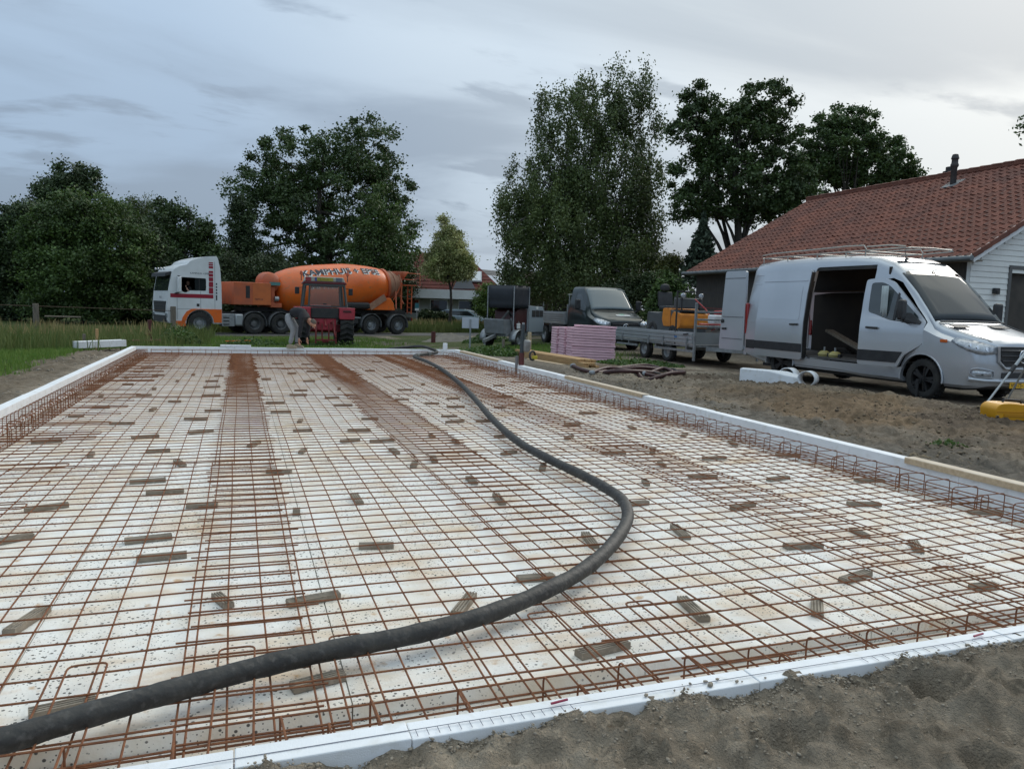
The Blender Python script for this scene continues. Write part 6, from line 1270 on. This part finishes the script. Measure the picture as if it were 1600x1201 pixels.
# ================================================================ small things on the site
# pink foam boards
def board(lab, x, y, z, lx, ly, lz, rz):
    o = MB().bx(-lx/2, lx/2, -ly/2, ly/2, 0, lz).build('foam_board', m_pink, None, 0, .004); o.location = (x, y, z); o.rotation_euler.z = rz; return tag(o, lab, 'foam board', 'pink boards in the two stacks')
bzp = -.12; pc = gp(893, 562, bzp); prz = R_(-8.2); pu = Vector((math.cos(prz), math.sin(prz), 0)); pv = Vector((-pu.y, pu.x, 0))
for j, nm in enumerate(('front', 'middle', 'rear')):
    for k in range(12):
        c = pc+pu*(.60+random.uniform(-.012, .012)-.03*j)+pv*(.30+.61*j); z = bzp+.005+k*.071+(-.02*j); c = c+pv*random.uniform(-.02, .02)
        o = board('pink foam board in the %s stack, %s from the bottom' % (nm, ordn(k)), c.x, c.y, z, 1.20+.05*j, .59, .058, prz+random.uniform(-.012, .012)); o.rotation_euler.y = R_(1.6)
    for e in (.15, 1.05):
        c = pc+pu*e+pv*(.30+.61*j); o = MB().bx(-.05, .05, -.28, .28, -.09, .0).build('bearer', m_wgrey, None, 0, .004); o.location = (c.x, c.y, bzp-.02*j-.004-.03*(e > 1)); o.rotation_euler.z = prz; tag(o, 'grey timber bearer under the %s pink stack, %s end' % (nm, 'left' if e < 1 else 'right'), 'bearer')
c = pc+pu*.72+pv*.30; o = board('loose top board lying askew on the front pink stack', c.x, c.y, bzp+12*.071+.012, 1.05, .50, .045, prz+.03); o.rotation_euler.y = R_(1.6)
# timber
def plank(lab, a, b, w, h, mat=m_wood, name='timber_beam', cat='timber', grp='timber by the pink stack', kind='thing'):
    a = Vector(a); b = Vector(b); L_ = (b-a).length; o = MB().bx(0, L_, -w/2, w/2, -h/2, h/2).build(name, mat, None, 0, .004); o.location = a; o.rotation_euler = (b-a).to_track_quat('X', 'Z').to_euler(); return tag(o, lab, cat, grp, kind)
A = gp(806, 552, -.02); B_ = gp(912, 570, -.02); dA = (B_-A).normalized(); nA = Vector((-dA.y, dA.x, 0))
for i in range(4):
    for j in range(3):
        s = A+nA*(.10*i)+dA*random.uniform(-.1, .15); L_ = (B_-A).length*random.uniform(.93, 1.08)+.12*j*(-1); z = -.06+.062*j
        plank('fresh timber beam, %s row, %s from the slab side' % (('bottom', 'middle', 'top')[j], ordn(i)), (s.x, s.y, z), ((s+dA*L_).x, (s+dA*L_).y, z), .092, .058)
p0 = gp(826, 564, -.1); p1 = gp(880, 572, -.1); plank('flat pale plank in front of the timber beams', (p0.x, p0.y, -.05), (p1.x, p1.y, -.07), .14, .025, m_woodp, 'plank', 'plank', None)
# red suction hoses
def coil(name, lab, pts, z, r, mat):
    P = [gp(a, b, z) for a, b in pts]; P = [Vector((p.x, p.y, max(float(ground_z(p.x, p.y))+r, z) + .03*math.sin(i*1.9))) for i, p in enumerate(P)]
    c = P[0]; o = T(name, lab, 'hose', c); MB().tube([p-c for p in spline(P, 6)], r, 12).build('hose_tube', mat, o, 70); 
    for e in (P[0], P[-1]): MB().lathe([(r*1.25, -.05), (r*1.25, .05), (r*.8, .06)], 12, Matrix.Translation(e-c) @ Matrix.Rotation(R_(80), 4, 'X')).build('coupling', m_galv, o)
coil('suction_hose', 'dark red hose lying in wide flat loops on the grass', [(895, 575), (912, 582), (935, 583), (965, 576), (1005, 573), (1030, 575), (1028, 582), (1000, 588), (965, 589), (945, 585), (960, 580), (1000, 579), (1040, 578), (1062, 580), (1068, 585), (1045, 590), (1010, 591), (995, 588)], -.06, .042, m_redhose)
coil('suction_hose', 'second dark red hose crossing over the flat loops', [(925, 582), (950, 577), (985, 578), (1010, 582), (1035, 578), (1050, 581), (1035, 587), (1005, 585)], -.02, .038, m_redhose)
coil('garden_hose', 'thin black hose coiled among the red hoses', [(1030, 577), (1052, 578), (1060, 582), (1048, 586), (1028, 585), (1022, 580), (1040, 578)], -.02, .014, m_black)
# white foam sheet and rings beside the van
q = gp(1200, 597, -.08); gz = float(ground_z(q.x, q.y))
def ring_sheet(name, lab, px, py, prof_r, w, ang0, ang1, rz, th=.012):
    p = gp(px, py, -.08); o = MB(); rows = []
    for a in np.linspace(ang0, ang1, 22): rows.append([(prof_r*math.cos(a)*1.15, -w/2, prof_r+prof_r*math.sin(a)), (prof_r*math.cos(a)*1.15, w/2, prof_r+prof_r*math.sin(a))])
    o.grid(rows); ob = solidify(o.build(name, m_eps, None, 60), th, 0); ob.location = (p.x, p.y, float(ground_z(p.x, p.y))-.01); ob.rotation_euler.z = rz; return tag(ob, lab, 'foam sheet')
bpt = gp(1155, 595, -.08); bpe = gp(1245, 601, -.08); fbx = T('foam_block', 'long white foam sheet folded flat beside the van', 'foam sheet', (bpt.x, bpt.y, float(ground_z(bpt.x, bpt.y))-.02), math.atan2(bpe.y-bpt.y, bpe.x-bpt.x)); LB = (bpe-bpt).length
fm = MB(); fm.loft([[(0, -.0, 0), (0, .35, 0), (0, .36, .27), (0, .01, .28)], [(LB*.5, -.01, 0), (LB*.5, .35, 0), (LB*.5, .36, .26), (LB*.5, .0, .265)], [(LB*.8, -.02, 0), (LB*.8, .33, 0), (LB*.8, .36, .25), (LB*.8, .01, .20)], [(LB*1.05, .03, 0), (LB*1.05, .3, 0), (LB*1.02, .3, .2), (LB*1.04, .05, .16)]]); fm.build('folded_sheet', m_eps, fbx, 60, .02)
ring_sheet('foam_ring', 'white curled foam strip standing as an open ring by the van', 1262, 602, .14, .22, R_(-60), R_(262), R_(-62))
ring_sheet('foam_ring', 'white curled foam strip arching over the folded sheet end', 1232, 597, .15, .20, R_(-20), R_(200), R_(-70))
# laser tripod and yellow case at the right edge
ft = gp(1530, 650, -.05); gzt = float(ground_z(ft.x, ft.y)); apex = at(1650, 488, 10.6)
tr_ = T('tripod', 'aluminium survey tripod with one leg planted by the yellow case', 'tripod', (apex.x, apex.y, gzt)); ap = Vector((0, 0, apex.z-gzt))
f0 = Vector((ft.x-apex.x, ft.y-apex.y, .0))
for k in range(3):
    f_k = Matrix.Rotation(R_(120*k), 3, 'Z') @ f0; mid = f_k.lerp(ap, .45); lg = MB(); lg.tube([f_k, f_k.lerp(ap, .04), f_k.lerp(ap, .05), mid], [.004, .014, .014, .014], 8); leg = lg.build('leg', m_alu, tr_); MB().tube([mid, ap], .021, 8).build('upper_leg', m_alu, leg); MB().tube([f_k.lerp(ap, .40), f_k.lerp(ap, .46)], .028, 8).tube([f_k.lerp(ap, .64), f_k.lerp(ap, .68)], .026, 8).build('clamp', m_black, leg)
MB().lathe([(.09, -.02), (.10, .02), (.06, .04), (.02, .05)], 14, Matrix.Translation(ap)).build('head_plate', m_black, tr_)
yc = gp(1556, 657, -.05); cs = T('yellow_case', 'yellow plastic case lying on the sand at the right edge', 'case', (yc.x, yc.y, float(ground_z(yc.x+.2, yc.y))-.01), R_(-17))
MB().prism(rounded([(0, 0), (-.015, .16), (.05, .215), (.16, .225), (.52, .205), (.60, .15), (.60, 0)], .04), 0, .32, 'xz').build('shell', m_yellow, cs, 40, .02, 3)
MB().prism(rounded([(.10, .05), (.10, .09), (.40, .085), (.40, .045)], .01), -.008, .01, 'xz').build('grip_recess', M('dark yellow', (.50,.22,.005), rough=.5), cs, 0); MB().bx(.0, .6, -.006, .326, .105, .115).build('lid_seam', M('dark yellow', (.5,.22,.005)), cs, 0); MB().tube([(.18, .16, .22), (.20, .16, .26), (.42, .16, .25), (.44, .16, .21)], .014, 8).build('handle', m_black, cs)
# standpipe with dark upper tube, inside the slab
sp_ = gp(814, 584, -.19); sd2 = T('standpipe', 'tall dark grey pipe on red drain base at the right rim', 'pipe', (sp_.x, sp_.y, -.19), 0)
ht = at(816, 507, (sp_.x*.33777+sp_.y*.93564)).z+.19
MB().cyl((0, 0, 0), (0, 0, .45), .058, None, 16).build('drain_pipe', M('maroon pipe', (.11,.022,.02), (.08,.02,.018), 6, .6), sd2); MB().cyl((0.0, 0, .45), (.02, 0, ht), .045, .042, 14).build('upper_pipe', M('dark slate pipe', (.035,.045,.052), rough=.55), sd2); MB().cyl((.02, 0, ht), (.02, 0, ht+.04), .03, None, 12).build('pipe_cap', m_galv, sd2)
MB().box((.10, -.02, .60), (.16, .12, .26), .2, .1).build('plastic_wrap', M('clear wrap', (.30,.29,.28), (.2,.19,.18), 10, .3), sd2, 30, .04)
MB().cyl((-.09, .04, 0), (-.09, .04, .38), .035, None, 12).build('side_pipe', M('grey pipe', (.16,.15,.15), rough=.6), sd2)
tp_ = gp(838, 563, .1); tp2 = T('strap_reel', 'small black and yellow strap reel on the timber beams', 'reel', (tp_.x-.25, tp_.y-.4, .14), R_(30)); MB().tube([(.09*math.cos(a), 0, .09+.09*math.sin(a)) for a in np.linspace(0, 6.28, 17)[:-1]], .022, 8, True).build('reel_ring', m_black, tp2); MB().box((.08, 0, .05), (.1, .08, .08)).build('buckle', M('yellow buckle', (.5,.4,.03)), tp2, 0, .01)
# sign, stakes, posts
sg = gp(734, 545, -.28); sn = T('site_sign', 'blank white sign board on a thin post behind the far corner', 'sign', (sg.x, sg.y, float(ground_z(sg.x, sg.y)) if False else -.28), yaw_at(734))
dps = sg.x*.33777+sg.y*.93564; zt_, zb_ = at(734, 496, dps).z+.28, at(734, 513, dps).z+.28; wd_ = 26*dps/FPX
MB().bx(-wd_/2, wd_/2, -.012, .012, zb_, zt_).build('board', M('sign back', (.50,.53,.58), (.46,.49,.54), 3, .5), sn, 0, .004); MB().bx(-.03, .03, -.05, -.013, -.1, zt_-.05).build('post', m_galv, sn, 0, .004)
def stake(lab, px, ytop, ybot, z, w, mat, name='wooden_stake', cat='stake'):
    p = gp(px, ybot, z); d = p.x*.33777+p.y*.93564; h = at(px, ytop, d).z-z; ww = w*d/FPX
    o = MB().bx(-ww/2, ww/2, -ww/2, ww/2, -.25, h).build(name, mat, None, 0, .004); o.location = p; o.rotation_euler = (random.uniform(-.02, .02), random.uniform(-.03, .03), .5); return tag(o, lab, cat)
stake('pale wooden stake in front of the dark pickup wheel', 827, 519, 547, -.12, 4.5, m_woodp)
stake('short grey wooden stake under the pump trailer', 786, 530, 545, -.15, 3.5, m_wgrey)
stake('pale wooden stake behind the white beam on the left', 152, 514, 545, -.12, 4, m_wood)
stake('short grey stake at the left end of the white beam', 132, 522, 545, -.12, 4, m_wgrey)
stake('dark red post behind the far left corner of the slab', 235, 500, 532, -.3, 5, M('maroon pipe', (.11,.022,.02)), 'red_post', 'post')
stake('short wooden peg beside the dark red post', 230, 520, 533, -.3, 3.5, m_wood)
stake('short dark red post with grey cap near the sand heap', 677, 518, 531, -.3, 5, M('maroon pipe', (.11,.022,.02)), 'red_post', 'post')
a = gp(204, 536, -.2); b = gp(250, 535, -.2); plank('reddish plank lying behind the far left corner', (a.x, a.y, -.12), (b.x, b.y, -.12), .12, .04, M('reddish timber', (.20,.10,.06), rough=.85), 'plank', 'plank', None)
a = gp(118, 540, .0); b = gp(193, 538, .0); o = plank('white foam beam resting on stakes left of the slab', (a.x, a.y, .02), (b.x, b.y, .04), .25, .16, m_eps, 'foam_beam', 'foam beam', None)
a = gp(345, 539, .02); b = gp(392, 541, .02); o = plank('loose white foam strip lying on the far rim', (a.x, 20.28, .035), (b.x, 20.26, .03), .10, .05, m_eps, 'foam_strip', 'foam strip', None)
o = MB().box((0, 0, 0), (.10, .12, .36)).build('foam_offcut', m_eps, None, 0, .01); c_ = gp(697, 546, 0); o.location = (c_.x-.05, 20.15, .0); tag(o, 'upright white foam offcut at the far right corner', 'foam offcut')
o = MB().tube([(0, 0, 0), (.9, -.2, .05)], .02, 6).build('orange_bar', m_amber, None); c_ = gp(352, 533, -.35); o.location = c_; tag(o, 'thin orange bar lying on the grass before the truck', 'bar')
# wire fence
fa_ = [gp(57, 517, -.35), gp(271, 520, -.45), gp(-140, 514, -.3)]
fn = T('wire_fence', 'low old fence of grey posts and rusty rails in the tall grass', 'fence', (fa_[0].x, fa_[0].y, fa_[0].z))
for p in fa_: MB().box(((p-fa_[0]).x, (p-fa_[0]).y, .45), (.20, .2, 1.3), .3).build('post', m_wgrey, fn, 0, .01)
for a, b in ((fa_[0], fa_[1]), (fa_[2], fa_[0])):
    for z in (1.0,): MB().tube([(a-fa_[0])+Vector((0, 0, z)), (b-fa_[0])+Vector((0, 0, z))], .013, 6).build('rail', M('dull brown rail', (.09,.06,.04), rough=.9), fn)
MB().tube([fa_[0]-fa_[0]+Vector((.3, 0, .6)), (fa_[1]-fa_[0])*.3+Vector((0, 0, .6))], .03, 6).build('rail', m_wgrey, fn)
# street lamp and pole, blue street sign
lp_ = atz(451, 62, 0); sl_ = T('street_lamp', 'grey street lamp with curved arm behind the drum', 'street lamp', (lp_.x, lp_.y, -.5), yaw_at(451)); zt2 = at(451, 399, 62).z+.5
MB().tube([(0, 0, 0), (0, 0, zt2-.35), (.06, 0, zt2-.08), (.3, 0, zt2), (.55, 0, zt2+.02)], [.07, .05, .045, .04, .035], 8).build('pole', m_galv, sl_); MB().bx(.5, .95, -.08, .08, zt2-.02, zt2+.07).build('lamp_head', m_galv, sl_, 30, .03)
lp_ = atz(449, 75, 0); sl_ = T('flag_pole', 'thin pale pole rising behind the street lamp', 'pole', (lp_.x, lp_.y, -.5)); MB().cyl((0, 0, 0), (0, 0, at(449, 374, 75).z+.5), .05, .03, 8).build('pole', m_galv, sl_); MB().lathe([(.02, 0), (.06, .05), (.02, .1)], 8, Matrix.Translation((0, 0, at(449, 374, 75).z+.5))).build('finial', m_galv, sl_)
lp_ = atz(651, 53, 0); bs = T('small_blue_sign', 'small teal sign on a post by the meadow behind the ladder', 'sign', (lp_.x, lp_.y, -.55), yaw_at(651)); MB().cyl((0, 0, 0), (0, 0, 1.75), .035, None, 8).build('post', m_galv, bs); MB().bx(-.14, .14, -.05, -.04, 1.45, 1.80).build('board', M('teal board', (.03,.16,.19), rough=.4), bs, 0); MB().bx(-.14, .14, -.052, -.041, 1.28, 1.44).build('lower_board', m_wlet, bs, 0)
# sand heap by the lane
sp = gp(706, 531, -.4); hm = MB(); rows = []
for i in range(15):
    r = 1.15*i/14; rows.append([])
    for j in range(33):
        a = 2*math.pi*j/32; x = sp.x+r*math.cos(a)*1.25; y = sp.y+r*math.sin(a); rows[-1].append((x-sp.x, y-sp.y, .42*max(0, 1-(r/1.15)**1.3)*(1+.5*float(fbm(x*2, y*2, 3, 71)))+.05*float(fbm(x*7, y*7, 2, 72))-.03))
hm.grid(rows); o = hm.build('sand_heap', M('grey sand', (.20,.175,.14), (.15,.13,.105), 5, .95, bump=.7, bsc=20), None, 60); o.location = (sp.x, sp.y, float(base_z(sp.x, sp.y))); tag(o, 'low heap of grey sand by the lane behind the far rim', kind='stuff')
